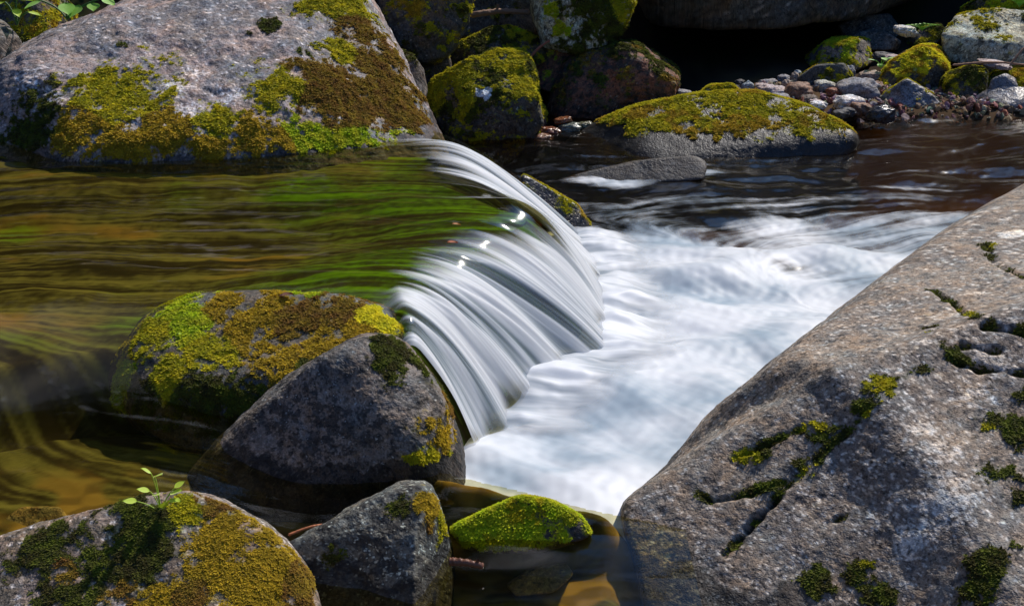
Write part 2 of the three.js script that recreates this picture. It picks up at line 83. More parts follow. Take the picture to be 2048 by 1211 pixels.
const SPOTS = {
  paleMoss: [[-1.49,0.545,-5.187,0.177,0.0],[-1.608,0.451,-5.037,0.136,1.0],[-1.269,0.459,-5.007,0.114,1.0],[-1.093,0.468,-5.043,0.104,0.0],[-1.806,0.409,-5.12,0.159,3.0],[-0.877,0.554,-5.231,0.116,0.0],[-0.74,0.582,-5.358,0.118,2.0],[-0.618,0.472,-5.248,0.174,2.0],[-0.46,0.467,-5.428,0.179,2.0],[-0.529,0.573,-5.579,0.143,2.0],[-0.682,0.64,-5.548,0.081,0.0],[-0.619,0.685,-5.724,0.125,2.0],[-0.67,0.763,-5.852,0.128,0.0],[-0.766,0.773,-5.797,0.095,0.0],[-0.751,0.402,-5.074,0.113,4.0],[-0.572,0.376,-5.136,0.133,4.0],[-0.373,0.319,-5.234,0.116,4.0],[-0.965,0.432,-5.034,0.094,1.0],[-0.856,0.379,-5.022,0.094,1.0],[-0.341,0.362,-5.369,0.099,2.0],[-0.4,0.416,-5.392,0.119,2.0],[-1.104,0.392,-4.977,0.113,1.0],[-1.391,0.414,-4.963,0.114,1.0],[-0.555,0.512,-5.406,0.119,2.0],[-0.728,0.515,-5.232,0.116,2.0],[-0.967,0.72,-5.625,0.037,3.0],[-0.827,0.641,-5.45,0.028,3.0],[-1.039,0.699,-5.571,0.016,3.0],[-1.538,0.667,-5.494,0.029,3.0],[-0.789,0.636,-5.454,0.02,3.0]],
  paleLichen: [[-1.273,0.563,-5.232,0.118],[-1.189,0.497,-5.075,0.115],[-1.059,0.544,-5.191,0.097],[-1.418,0.473,-5.022,0.077],[-1.312,0.486,-5.046,0.057],[-1.74,0.523,-5.198,0.12],[-1.848,0.572,-5.32,0.102],[-0.907,0.529,-5.174,0.048],[-0.669,0.572,-5.403,0.044],[-1.211,0.594,-5.308,0.079]],
  cracks: [[[1.022,0.436,-3.01],[0.934,0.395,-2.992],[0.813,0.346,-2.908],[0.735,0.261,-2.885],[0.651,0.209,-2.849],[0.596,0.167,-2.808],[0.535,0.123,-2.771],[0.481,0.082,-2.732]],[[1.022,0.436,-3.01],[1.086,0.438,-2.97],[1.184,0.442,-2.92]],[[1.145,0.392,-3.577],[1.162,0.41,-3.417],[1.126,0.506,-3.068],[1.208,0.504,-3.013]],[[1.022,0.445,-3.151],[1.067,0.466,-3.035],[1.137,0.47,-2.998]],[[1.418,0.388,-3.954],[1.371,0.404,-3.742],[1.394,0.423,-3.573]],[[0.44,0.155,-2.886],[0.46,0.146,-2.859],[0.549,0.172,-2.844],[0.629,0.202,-2.85]],[[0.71,0.163,-2.727],[0.778,0.193,-2.741],[0.82,0.229,-2.745]],[[0.527,0.217,-2.943],[0.607,0.249,-2.945],[0.724,0.296,-2.956]]],
  crackMoss: [[0.729,0.277,-2.917,0.043],[0.666,0.233,-2.877,0.036],[0.858,0.388,-2.966,0.041],[0.814,0.355,-2.916,0.029],[0.595,0.24,-2.938,0.026],[0.544,0.225,-2.944,0.022],[1.047,0.449,-3.021,0.037],[1.148,0.394,-3.573,0.023],[1.158,0.407,-3.448,0.019],[1.112,0.502,-3.118,0.018],[1.142,0.506,-3.062,0.015],[1.042,0.414,-3.222,0.023],[0.988,0.205,-2.507,0.05],[0.95,0.155,-2.464,0.044],[1.12,0.344,-2.788,0.059],[1.076,0.292,-2.701,0.047],[1.081,0.355,-2.828,0.038],[1.087,0.273,-2.646,0.029],[0.662,0.086,-2.624,0.046],[0.745,0.108,-2.611,0.04],[0.787,0.089,-2.552,0.045],[1.051,0.229,-2.536,0.02],[1.152,0.411,-2.88,0.03],[0.615,0.187,-2.83,0.012],[0.553,0.137,-2.781,0.012],[0.491,0.024,-2.62,0.023],[1.046,0.328,-2.795,0.024],[1.139,0.513,-3.076,0.013],[1.196,0.508,-3.028,0.017]],
  rbLichen: [[1.528,0.393,-4.04,0.055,1.0],[1.247,0.415,-3.484,0.042],[1.116,0.416,-3.307,0.06],[0.932,0.345,-2.834,0.047],[1.111,0.452,-2.981,0.061],[0.952,0.324,-2.778,0.07],[0.945,0.268,-2.655,0.091],[0.869,0.19,-2.62,0.068],[1.059,0.388,-2.9,0.06]],
  mossTop: [[-0.944,0.34,-3.597,0.099,4.0],[-0.989,0.299,-3.483,0.098,0.0],[-0.91,0.255,-3.354,0.081,0.0],[-0.8,0.289,-3.406,0.095,0.0],[-0.702,0.32,-3.468,0.109,1.0],[-0.571,0.338,-3.495,0.109,2.0],[-0.453,0.354,-3.527,0.096,2.0],[-0.384,0.346,-3.511,0.068,5.0],[-0.329,0.328,-3.5,0.047,5.0],[-0.636,0.363,-3.577,0.069,1.0],[-0.785,0.353,-3.565,0.07,1.0],[-0.508,0.303,-3.406,0.093,1.0],[-0.606,0.273,-3.346,0.093,1.0],[-1.047,0.201,-3.407,0.069,4.0],[-0.977,0.192,-3.333,0.068,3.0],[-0.811,0.209,-3.299,0.08,3.0],[-0.68,0.198,-3.291,0.079,3.0],[-0.601,0.368,-3.62,0.034,4.0],[-0.557,0.368,-3.601,0.028,4.0],[-0.348,0.291,-3.718,0.057,1.0],[-0.526,0.264,-3.333,0.066,3.0],[-0.406,0.325,-3.456,0.067,1.0],[-0.879,0.315,-3.479,0.083,4.0]],
  greyMoss: [[-0.179,0.189,-3.112,0.056,1.0],[-0.158,0.204,-3.22,0.038,2.0],[-0.155,0.102,-3.117,0.051,0.0],[-0.174,0.22,-3.305,0.039,3.0],[-0.231,0.334,-3.211,0.044,3.0],[-0.291,0.359,-3.186,0.05,3.0],[-0.317,0.386,-3.218,0.035,3.0],[-0.201,0.15,-3.054,0.037,0.0],[-0.213,0.232,-3.082,0.034,1.0],[-0.236,0.177,-3.03,0.024,0.0],[-0.139,0.133,-3.193,0.038,1.0]],
  angMoss: [[-0.174,0.238,-2.686,0.031,1.0],[-0.159,0.18,-2.699,0.027,0.0],[-0.154,0.134,-2.69,0.025,0.0],[-0.154,0.083,-2.668,0.02,0.0],[-0.144,0.029,-2.671,0.023,2.0],[-0.194,0.26,-2.669,0.022,1.0],[-0.178,0.205,-2.657,0.02,2.0],[-0.244,0.246,-2.671,0.026,3.0],[-0.394,0.143,-2.614,0.024,3.0]],
  frontMoss: [[-0.558,0.365,-2.372,0.08,1.0],[-0.466,0.326,-2.325,0.079,1.0],[-0.497,0.295,-2.27,0.079,1.0],[-0.579,0.323,-2.312,0.08,1.0],[-0.423,0.271,-2.341,0.05,2.0],[-0.634,0.385,-2.413,0.051,0.0],[-0.912,0.314,-2.362,0.052,3.0],[-0.767,0.384,-2.435,0.042,3.0],[-0.707,0.359,-2.382,0.051,3.0],[-0.788,0.301,-2.295,0.061,3.0],[-0.646,0.284,-2.254,0.06,1.0],[-0.85,0.283,-2.271,0.041,3.0],[-0.586,0.391,-2.423,0.041,2.0],[-0.414,0.234,-2.328,0.04,2.0],[-0.697,0.326,-2.325,0.061,3.0]],
  roundLichen: [[-0.128,0.285,-6.34,0.06]],
  lichenMoss: [[0.445,0.499,-6.929,0.138,3.0],[0.518,0.388,-7.055,0.103,3.0],[0.254,0.455,-6.877,0.04,4.0],[0.381,0.576,-6.91,0.112,3.0],[0.309,0.373,-6.87,0.075,3.0],[0.532,0.542,-6.963,0.101,0.0],[0.186,0.55,-6.917,0.035,4.0]],
  sprig: [-0.691,0.382,-2.414],
  leafOnMoss: [-0.896,0.306,-3.461],
  brownLeaf: [-0.637,0.364,-3.582],
  peb: [[1.443,0.12,-6.977,0.07,0.052],[1.756,0.12,-7.02,0.106,0.063],[1.66,0.12,-6.77,0.076,0.036],[0.856,0.12,-6.935,0.049,0.031],[1.206,0.12,-7.075,0.029,0.037],[1.32,0.12,-7.009,0.068,0.034],[1.613,0.12,-7.141,0.053,0.027],[1.499,0.12,-6.74,0.043,0.02],[1.689,0.12,-6.66,0.05,0.03],[1.764,0.12,-6.564,0.07,0.04],[1.899,0.12,-7.346,0.061,0.03],[1.871,0.12,-7.096,0.032,0.032],[1.47,0.12,-6.841,0.046,0.026],[1.496,0.12,-6.81,0.033,0.015],[1.571,0.12,-6.564,0.04,0.022],[1.615,0.12,-6.602,0.035,0.02],[1.413,0.12,-7.13,0.027,0.034],[1.484,0.12,-7.276,0.024,0.038],[1.187,0.12,-7.219,0.027,0.016],[1.304,0.12,-7.141,0.048,0.013],[1.63,0.12,-6.999,0.037,0.021],[1.336,0.12,-6.883,0.051,0.023],[1.799,0.12,-7.393,0.028,0.044]],
  pebfar: [[2.158,0.294,-7.7,0.064,0.026],[2.025,0.169,-7.6,0.063,0.029],[2.045,0.183,-7.5,0.045,0.023],[1.521,0.118,-7.4,0.022,0.025],[1.446,0.108,-7.35,0.038,0.022],[1.336,0.113,-7.25,0.048,0.016],[2.099,0.194,-7.4,0.05,0.014],[2.496,0.221,-7.2,0.083,0.017]],
  creek: [[0.18,0.06,-6.477,0.048,0.019],[0.277,0.06,-6.541,0.053,0.022],[0.143,0.05,-6.397,0.047,0.017],[0.351,0.06,-6.587,0.039,0.017],[0.242,0.09,-6.566,0.043,0.014]],
  P: {log0:[-0.213,0.483,-7.15],log1:[0.091,0.498,-7.15],stickA0:[-0.138,0.125,-2.639],stickA1:[-0.061,0.125,-2.619],stickB0:[-0.508,0.12,-2.755],stickB1:[-0.41,0.13,-2.79],twig0:[2.503,0.255,-7.0],twig1:[2.606,0.363,-7.05],twig2:[2.245,0.238,-7.1],twig3:[2.64,0.238,-7.1],rs0:[0.074,0.35,-6.7],rs1:[0.183,0.437,-6.75],lf0:[-2.127,0.741,-6.0],lf1:[-1.894,0.745,-6.0],lf2:[-1.82,0.737,-6.0],lf3:[-1.756,0.747,-6.0],lf4:[-2.18,0.675,-6.2],fern0:[1.961,0.167,-7.4],fern1:[2.247,0.305,-7.7],fern2:[2.763,0.436,-7.7]},
  fallLeaf: [[-0.187,0.33,-4.173],[-0.196,0.33,-4.027]]
};
// ---------------------------------------------------------------- helpers
function rng(seed) { let a = seed >>> 0; return () => { a = (a + 0x6D2B79F5) | 0; let t = Math.imul(a ^ (a >>> 15), 1 | a); t = (t + Math.imul(t ^ (t >>> 7), 61 | t)) ^ t; return ((t ^ (t >>> 14)) >>> 0) / 4294967296; }; }
const noise = createNoise3D(rng(7));
const fbm = (x, y, z, o = 3) => { let s = 0, a = 0.5, f = 1; for (let i = 0; i < o; i++) { s += a * noise(x * f + i * 17.3, y * f, z * f); a *= 0.5; f *= 2.03; } return s; };
const clamp = (x, a = 0, b = 1) => Math.min(b, Math.max(a, x));
const ss = (a, b, x) => { const t = clamp((x - a) / (b - a)); return t * t * (3 - 2 * t); };
const lerp = (a, b, t) => a + (b - a) * t;
const mix3 = (a, b, t) => [a[0] + (b[0] - a[0]) * t, a[1] + (b[1] - a[1]) * t, a[2] + (b[2] - a[2]) * t];
const table = (pts, x) => { if (x <= pts[0][0]) return pts[0][1]; for (let i = 1; i < pts.length; i++) if (x <= pts[i][0]) { const t = (x - pts[i - 1][0]) / (pts[i][0] - pts[i - 1][0]); return lerp(pts[i - 1][1], pts[i][1], t * t * (3 - 2 * t)); } return pts[pts.length - 1][1]; };
const taken = {};
function numbered(name) { const n = taken[name] = (taken[name] ?? -1) + 1; return n ? `${name}_${String(n).padStart(3, '0')}` : name; }
function tag(o, label, category, group) { o.userData.label = label; o.userData.category = category; if (group) o.userData.group = group; return o; }
function part(name, geometry, material, parent) { const m = new THREE.Mesh(geometry, material); m.name = name; m.castShadow = m.receiveShadow = true; parent.add(m); return m; }
function thing(name, label, category, p, group) { const g = new THREE.Group(); g.name = numbered(name); g.position.set(...p); tag(g, label, category, group); scene.add(g); return g; }
function geo(pos, idx, col, size = 3) {
  const g = new THREE.BufferGeometry();
  g.setAttribute('position', new THREE.BufferAttribute(pos, 3));
  if (col) g.setAttribute('color', new THREE.BufferAttribute(col, size));
  g.setIndex(new THREE.BufferAttribute(idx instanceof Uint32Array ? idx : new Uint32Array(idx), 1));
  g.computeVertexNormals();
  return g;
}

// ---------------------------------------------------------------- water levels and the ground
const CREST = [[-5.3, -0.36], [-5.0, -0.28], [-4.8, -0.24], [-4.62, -0.12], [-4.46, 0.03], [-4.36, 0.03], [-4.2, -0.08], [-4.05, -0.19], [-3.93, -0.25], [-3.75, -0.29], [-3.5, -0.31]];
const BASE = [[-5.3, 0.2], [-5.15, 0.25], [-4.6, 0.31], [-4.25, 0.31], [-4.06, 0.285], [-3.9, 0.16], [-3.75, 0.06], [-3.58, -0.04], [-3.45, -0.1]];
const crest = (z) => table(CREST, z) + 0.012 * noise(z * 9, 3, 0);
const foot = (z) => table(BASE, z) + 0.01 * noise(z * 11, 8, 0);
const channel = (x) => lerp(0.19, 0.1, ss(-0.95, -0.45, x));
function fallY(x, z) {
  const u = (x - crest(z)) / (foot(z) - crest(z));
  const hump = 0.018 * Math.exp(-(((x - 0.0) / 0.14) ** 2) - (((z + 4.4) / 0.1) ** 2)) + 0.05 * Math.exp(-(((x + 0.2) / 0.22) ** 2) - (((z + 5.02) / 0.16) ** 2));
  const s = u > -0.5 ? Math.log1p(Math.exp(9 * u)) / 9 : 0;
  return 0.35 + hump - 0.352 * (0.42 * s + 0.58 * s * s) + 0.352 * 0.42 * 0.077;
}
const stepZ = (x) => lerp(-3.2, -3.45, ss(-1.75, -0.95, x)) + 0.25 * ss(-0.36, -0.24, x) + 0.03 * noise(x * 3, 0, 5);
function upperY(x, z) {
  const d = ss(stepZ(x) - 0.3, stepZ(x) + 0.2, z);
  let y = fallY(x, z);
  if (d > 0) {
    let c = channel(x);
    const drop = ss(-3.035, -3.16, z - 0.46 * (x + 0.1)) * ss(-0.16, -0.08, x);
    c = lerp(c, -0.06, drop);
    // water heaped over the stones by the green hummock
    c += 0.012 * Math.exp(-(((x - 0.02) / 0.16) ** 2) - (((z + 2.76) / 0.07) ** 2)) * ss(-0.2, -0.05, x);
    y = lerp(y, c, d);
  }
  return y;
}
const lowerLevel = (x, z) => 0.05 * ss(-5.5, -6.3, z) + 0.035 * ss(1.2, 2.4, x) * ss(-4.4, -5.4, z);
function bank(x, z) {
  let y = -0.25;
  const e = 0.12 * fbm(x * 0.9, 2, z * 0.9);
  y = Math.max(y, lerp(-0.25, 0.1, ss(-6.25, -6.85, z + e + 0.25 * ss(1.0, 0.2, x))));
  const back = Math.max(0, -7.35 - z - 1.3 * ss(0.8, 1.2, x) * ss(2.3, 1.9, x));
  y += back < 1 ? 0.12 * back : 0.12 + 0.85 * (back - 1);
  const lf = Math.max(0, -2.5 - x) * ss(-5.0, -5.8, z), rt = Math.max(0, x - 3.4), bh = Math.max(0, z + 1.6);
  y += 0.5 * lf + 0.8 * rt + 0.25 * Math.min(bh, 2);
  const l2 = Math.max(0, -4.2 - x); y += 0.8 * l2;
  return Math.min(y, 9 + 0.02 * Math.hypot(x, z)) + 0.25 * ss(1, 4, back + rt + l2) * fbm(x * 0.7, 1, z * 0.7);
}
function bedY(x, z) {
  const b = bank(x, z);
  const lump = 0.022 * fbm(x * 2.2, 4, z * 3.2, 3) + 0.002 * noise(x * 14, 2, z * 20);
  const up = ss(-5.35, -5.15, z) * (1 - ss(stepZ(x) - 0.2, stepZ(x) + 0.08, z));
  const c = crest(z), past = x - c;
  const deep = lerp(lerp(0.15, 0.045, ss(-0.9, -0.12, past)), 0.035, ss(-4.5, -4.9, z));
  let u = past < 0 ? 0.35 - deep + lump * ss(0, -0.5, past) : fallY(x, z) - 0.045 - 0.12 * past;
  u = Math.max(u, -0.3);
  const ch = (channel(x) - 0.13 + lump) * ss(0.45, 0.2, x) + -0.3 * (1 - ss(0.45, 0.2, x));
  const sill = 0.122 * Math.exp(-(((z + 3.02 - 0.46 * (x + 0.1)) / 0.06) ** 2)) * ss(-0.36, -0.28, x);
  const front = ss(stepZ(x) - 0.2, stepZ(x) + 0.08, z) * (1 - ss(-0.12, 0.0, x) * ss(-3.08, -3.2, z - 0.46 * (x + 0.1)));
  let y = b + lump;
  if (x < 0.6 && z > -5.4 && z < -1.5 && x > -4.2) {
    y = lerp(y, Math.max(u, b), up);
    y = lerp(y, Math.max(ch + sill, b - 0.02), front);
  }
  return y;
}

// ---------------------------------------------------------------- currents, and streaks combed along them
function flowUpper(x, z) {
  let vx = 1, vz = 0.12 * Math.sin(x * 1.7 + z * 1.1) + 0.1 * noise(x * 0.8, 0, z * 0.8);
  const turn = ss(-0.75, -1.3, x) * ss(-4.1, -3.3, z);
  vx = lerp(vx, 0.5, turn); vz = lerp(vz, 0.6, turn);
  vz += 0.25 * ss(-1.6, -0.4, x) * ss(-4.1, -3.6, z) * -0.6;
  const ch = ss(-3.15, -2.95, z); vx = lerp(vx, 1, ch); vz = lerp(vz, 0.05 + 0.1 * noise(x * 2, 1, z * 2), ch);
  const l = Math.hypot(vx, vz); return [vx / l, vz / l];
}
function flowLower(x, z) {
  const f = Math.exp(-Math.max(0, x - foot(clamp(z, -5.3, -3.45))) / 0.45) * ss(-5.5, -5.1, z);
  const r = ss(0.5, 1.5, x - 0.5 * (z + 4.6)), o = ss(-4.5, -3.6, z);
  let vx = f * 1.3 - r * 1.2 + 0.25 * o + 0.05, vz = 0.2 * f + 0.22 * r + 0.75 * o + 0.1;
  if (z < -5.3) { vx = lerp(vx, -1, ss(-5.3, -5.7, z)); vz = lerp(vz, 0.18, ss(-5.3, -5.7, z)); }
  vx += 0.55 * noise(x * 1.3, 5, z * 1.6); vz += 0.45 * noise(x * 1.3, 9, z * 1.6);
  const l = Math.hypot(vx, vz) + 1e-6; return [vx / l, vz / l];
}
function comb(flow, x, z, length, steps, freq, seed) {
  let s = 0, w = 0;
  for (const dir of [1, -1]) {
    let px = x, pz = z; const h = length / steps;
    for (let i = 0; i < steps; i++) {
      const k = 1 - i / steps; s += k * noise(px * freq, seed, pz * freq); w += k;
      const v = flow(px, pz); px += dir * v[0] * h; pz += dir * v[1] * h;
    }
  }
  return 1.9 * s / w;
}
// graded ticks: fine inside [a, b], widening outside
function ticks(lo, a, b, hi, fine, grow) {
  const t = []; for (let v = a; v < b; v += fine) t.push(v); t.push(b);
  for (let v = b, h = fine; v < hi;) { h *= grow; v += h; t.push(Math.min(v, hi)); }
  const left = []; for (let v = a, h = fine; v > lo;) { h *= grow; v -= h; left.unshift(Math.max(v, lo)); }
  return left.concat(t);
}
function sheet(xs, zs, fn, keep) {   // fn(x, z) -> [y, colour...]; keep(points) drops faces
  const nx = xs.length, nz = zs.length, pos = new Float32Array(nx * nz * 3); let col, n = 0;
  for (let j = 0; j < nz; j++) for (let i = 0; i < nx; i++) {
    const v = fn(xs[i], zs[j]), k = j * nx + i;
    pos[3 * k] = xs[i] + (v.dx ?? 0); pos[3 * k + 1] = v[0]; pos[3 * k + 2] = zs[j];
    if (v.length > 1) { n = v.length - 1; col ??= new Float32Array(nx * nz * n); for (let c = 0; c < n; c++) col[k * n + c] = v[c + 1]; }
  }
  const idx = [];
  for (let j = 0; j < nz - 1; j++) for (let i = 0; i < nx - 1; i++) {
    const a = j * nx + i, b = a + 1, c = a + nx, d = c + 1;
    if (keep && !keep(a, b, c, d, pos, col)) continue;
    idx.push(a, c, b, b, c, d);
  }
  return geo(pos, idx, col, n || 3);
}
function structure(name, geometry, material, parent = scene) { const m = part(name, geometry, material, parent); if (parent === scene) m.userData.kind = 'structure'; return m; }

// ---------------------------------------------------------------- ground: stream bed, gravel margin and banks in one sheet
{
  const amber = [0.24, 0.145, 0.035], olive = [0.17, 0.16, 0.05], peat = [0.022, 0.016, 0.008], green = [0.12, 0.27, 0.008], mossy = [0.03, 0.045, 0.008], soil = [0.022, 0.016, 0.011], grit = [0.1, 0.065, 0.045];
  const xs = ticks(-160, -2.1, 0.5, 160, 0.0095, 1.09), zs = ticks(-160, -5.3, -2.4, 60, 0.0072, 1.09);
  const g = sheet(xs, zs, (x, z) => {
    let y = bedY(x, z), c;
    if (z > -5.6 && z < -2.2 && x > -2.6 && x < 0.6) {
      const s1 = comb(flowUpper, x, z, 0.7, 12, 9, 3), s2 = comb(flowUpper, x, z, 0.36, 18, 28, 8), s4 = comb(flowUpper, x, z, 0.3, 26, 58, 15), big = fbm(x * 0.9, 7, z * 1.6, 2), lip = 1.1 * ss(-0.95, -0.2, x - crest(z)) * ss(-5.0, -4.7, z) + 0.7 * ss(0.0, 0.3, fbm(x * 1.3, 3, z * 1.3, 2)) * ss(-3.5, -3.8, z);
      c = mix3(olive, amber, ss(0.35, 0.75, 0.5 * s1 + 1.3 * big));
      c = mix3(c, peat, 0.95 * ss(-0.42, 0.3, -0.75 * s1 - 0.7 * s2 - 0.8 * s4 - 0.35 * big));
      c = mix3(c, mix3(mossy, green, ss(-0.25, 0.5, s2 + 0.9 * s4 + 0.4 * s1)), clamp(lip * ss(-0.4, 0.3, s1 * 0.9 + 0.6 * s2 + 0.1)) * ss(-3.2, -3.5, z));
      c = mix3(c, mix3([0.3, 0.19, 0.05], [0.16, 0.1, 0.03], ss(-0.2, 0.3, noise(x * 11, 6, z * 14))), ss(-3.2, -3.02, z) * ss(-0.25, 0.15, noise(x * 4.5, 2, z * 6)) * 0.9);   // golden silt and stones of the shallow channel
    } else {
      const wet = ss(-6.2, -6.9, z), n = fbm(x * 6, 2, z * 6), f = noise(x * 60, 1, z * 60);
      c = mix3(mix3([0.085, 0.052, 0.022], grit, wet * ss(-0.2, 0.3, n) * ss(0.9, 1.3, x)), soil, Math.max(ss(-0.1, 0.4, n), ss(-7.3, -7.9, z), ss(-6.5, -6.9, z) * ss(1.3, 0.9, x)));
      c = mix3(c, mossy, 0.6 * ss(0.05, 0.3, fbm(x * 2, 9, z * 2)) * ss(-7.4, -8.2, z));
      c = c.map((v) => v * (1 + 0.4 * f));
    }
    return [y, ...c];
  });
  structure('ground', g, new THREE.MeshPhysicalMaterial({ vertexColors: true, roughness: 1, specularIntensity: 0.15 }));
}

// ---------------------------------------------------------------- water
const clearWater = (color, roughness = 0.1) => new THREE.MeshPhysicalMaterial({ color, transmission: 1, thickness: 0, ior: 1.33, roughness });
const foamAndGlints = new THREE.MeshStandardMaterial({ vertexColors: true, transparent: true, roughness: 0.55 });
const WHITE = [0.63, 0.66, 0.69], MILK = [0.25, 0.33, 0.4], DEEP = [0.26, 0.32, 0.36];  // MILK is thin aerated water with blue sky shade mixed into its colour
{
  const xs = ticks(-5, -2.1, 0.36, 0.4, 0.0125, 1.15), zs = ticks(-5.42, -5.3, -2.3, -1.9, 0.0095, 1.2);
  const ripple = (x, z) => (1 - 0.8 * Math.exp(-(((z - stepZ(x)) / 0.3) ** 2)) * ss(-0.6, -0.9, x)) * (0.008 * comb(flowUpper, x, z, 0.5, 9, 8, 21) + 0.003 * comb(flowUpper, x, z, 0.3, 12, 22, 5) + 0.006 * noise(x * 2.2, 6, z * 3.4));
  const under = (a, b, c, d, p) => Math.max(p[3 * a + 1], p[3 * b + 1], p[3 * c + 1], p[3 * d + 1]) > -0.03;
  const g = sheet(xs, zs, (x, z) => {
    const calm = ss(-2.95, -2.7, z);
    return [upperY(x, z) + ripple(x, z) * lerp(1, 0.3, calm)];
  }, (a, b, c, d, p) => under(a, b, c, d, p) && !(p[3 * a] > -0.3 && p[3 * a + 2] - 0.46 * (p[3 * a] + 0.1) < -3.04 && p[3 * a + 2] > -3.42));
  const water = structure('upper_water', g, clearWater(new THREE.Color(0.8, 0.74, 0.46)));
  // pale threads over the step: sky reflection painted on as colour
  const f = sheet(ticks(-2.2, -2.1, 0.34, 0.36, 0.009, 1.2), ticks(-4.4, -4.35, -2.9, -2.85, 0.006, 1.2), (x, z) => {
    const th = comb(flowUpper, x, z, 0.4, 18, 24, 44), skyGlint = Math.exp(-(((z - stepZ(x) - 0.1) / 0.09) ** 2)) * ss(-0.72, -0.85, x);
    const al = clamp(0.5 * skyGlint * ss(0.1, 0.7, th) );
    return [upperY(x, z) + ripple(x, z) * lerp(1, 0.3, ss(-2.95, -2.7, z)) + 0.004, ...WHITE, al];
  }, (a, b, c, d, p, k) => k[4 * a + 3] + k[4 * b + 3] + k[4 * c + 3] + k[4 * d + 3] > 0.01 && under(a, b, c, d, p));
  const fm = part('foam', f, foamAndGlints, water); fm.userData.kind = 'stuff';  // this mesh holds only the painted sky glints, drawn in foam material
}
{
  // the fall: a sheet of aerated strands from the crest to the plunge pool
  const NZ = 560, NT = 90, pos = new Float32Array(NZ * NT * 3), col = new Float32Array(NZ * NT * 4), idx = [];
  for (let j = 0; j < NZ; j++) {
    const z0 = lerp(-5.22, -3.4, j / (NZ - 1));
    for (let i = 0; i < NT; i++) {
      const t = lerp(-0.45, 1.12, i / (NT - 1)), k = j * NT + i, z = z0 + 0.07 * Math.max(0, t) ** 2 * noise(z0 * 1.7, 2, 4);
      const x = lerp(crest(z), foot(z), t);
      const strand = noise(z0 * 7, t * 0.4, 1) * 0.5 + noise(z0 * 21 + 0.6 * noise(z0 * 5, t, 9), t * 0.5, 2) * 0.55 + noise(z0 * 55, t * 0.7, 3) * 0.28 * (0.6 + 0.8 * noise(z0 * 6, 4, 4)) + noise(z0 * 120, t * 0.9, 5) * 0.12;
      const start = table([[-5.2, -0.12], [-4.85, -0.05], [-4.65, 0.2], [-4.42, 0.34], [-4.2, 0.27], [-4.05, 0.16], [-3.9, 0.0], [-3.5, -0.02]], z0) + 0.1 * noise(z0 * 7, 0, 6) + 0.07 * noise(z0 * 23, 0, 7);
      const dens = ss(start - 0.12, start + 0.32, t + 0.14 * strand);
      const a = clamp(dens * (0.97 + 0.95 * Math.min(0, strand + 0.12))) * ss(1.14, 0.94, t + 0.08 * strand + 0.08 * noise(z0 * 9, 1, 1));
      pos[3 * k] = x; pos[3 * k + 1] = upperY(x, z) + 0.012 + 0.01 * strand * ss(-0.1, 0.5, t) + 0.006; pos[3 * k + 2] = z;
      const c = mix3(MILK, [0.74, 0.77, 0.8], ss(-0.75, 0.3, strand));
      col.set([...c, a], 4 * k);
      if (i < NT - 1 && j < NZ - 1) idx.push(k, k + 1, k + NT, k + 1, k + NT + 1, k + NT);
    }
  }
  const g = geo(pos, new Uint32Array(idx.map((v, q) => idx[q - (q % 3) + [0, 2, 1][q % 3]])), col, 4);
  structure('waterfall', g, new THREE.MeshPhysicalMaterial({ vertexColors: true, transparent: true, roughness: 0.6, transmission: 0.25, thickness: 0, specularIntensity: 0.6 }));
}
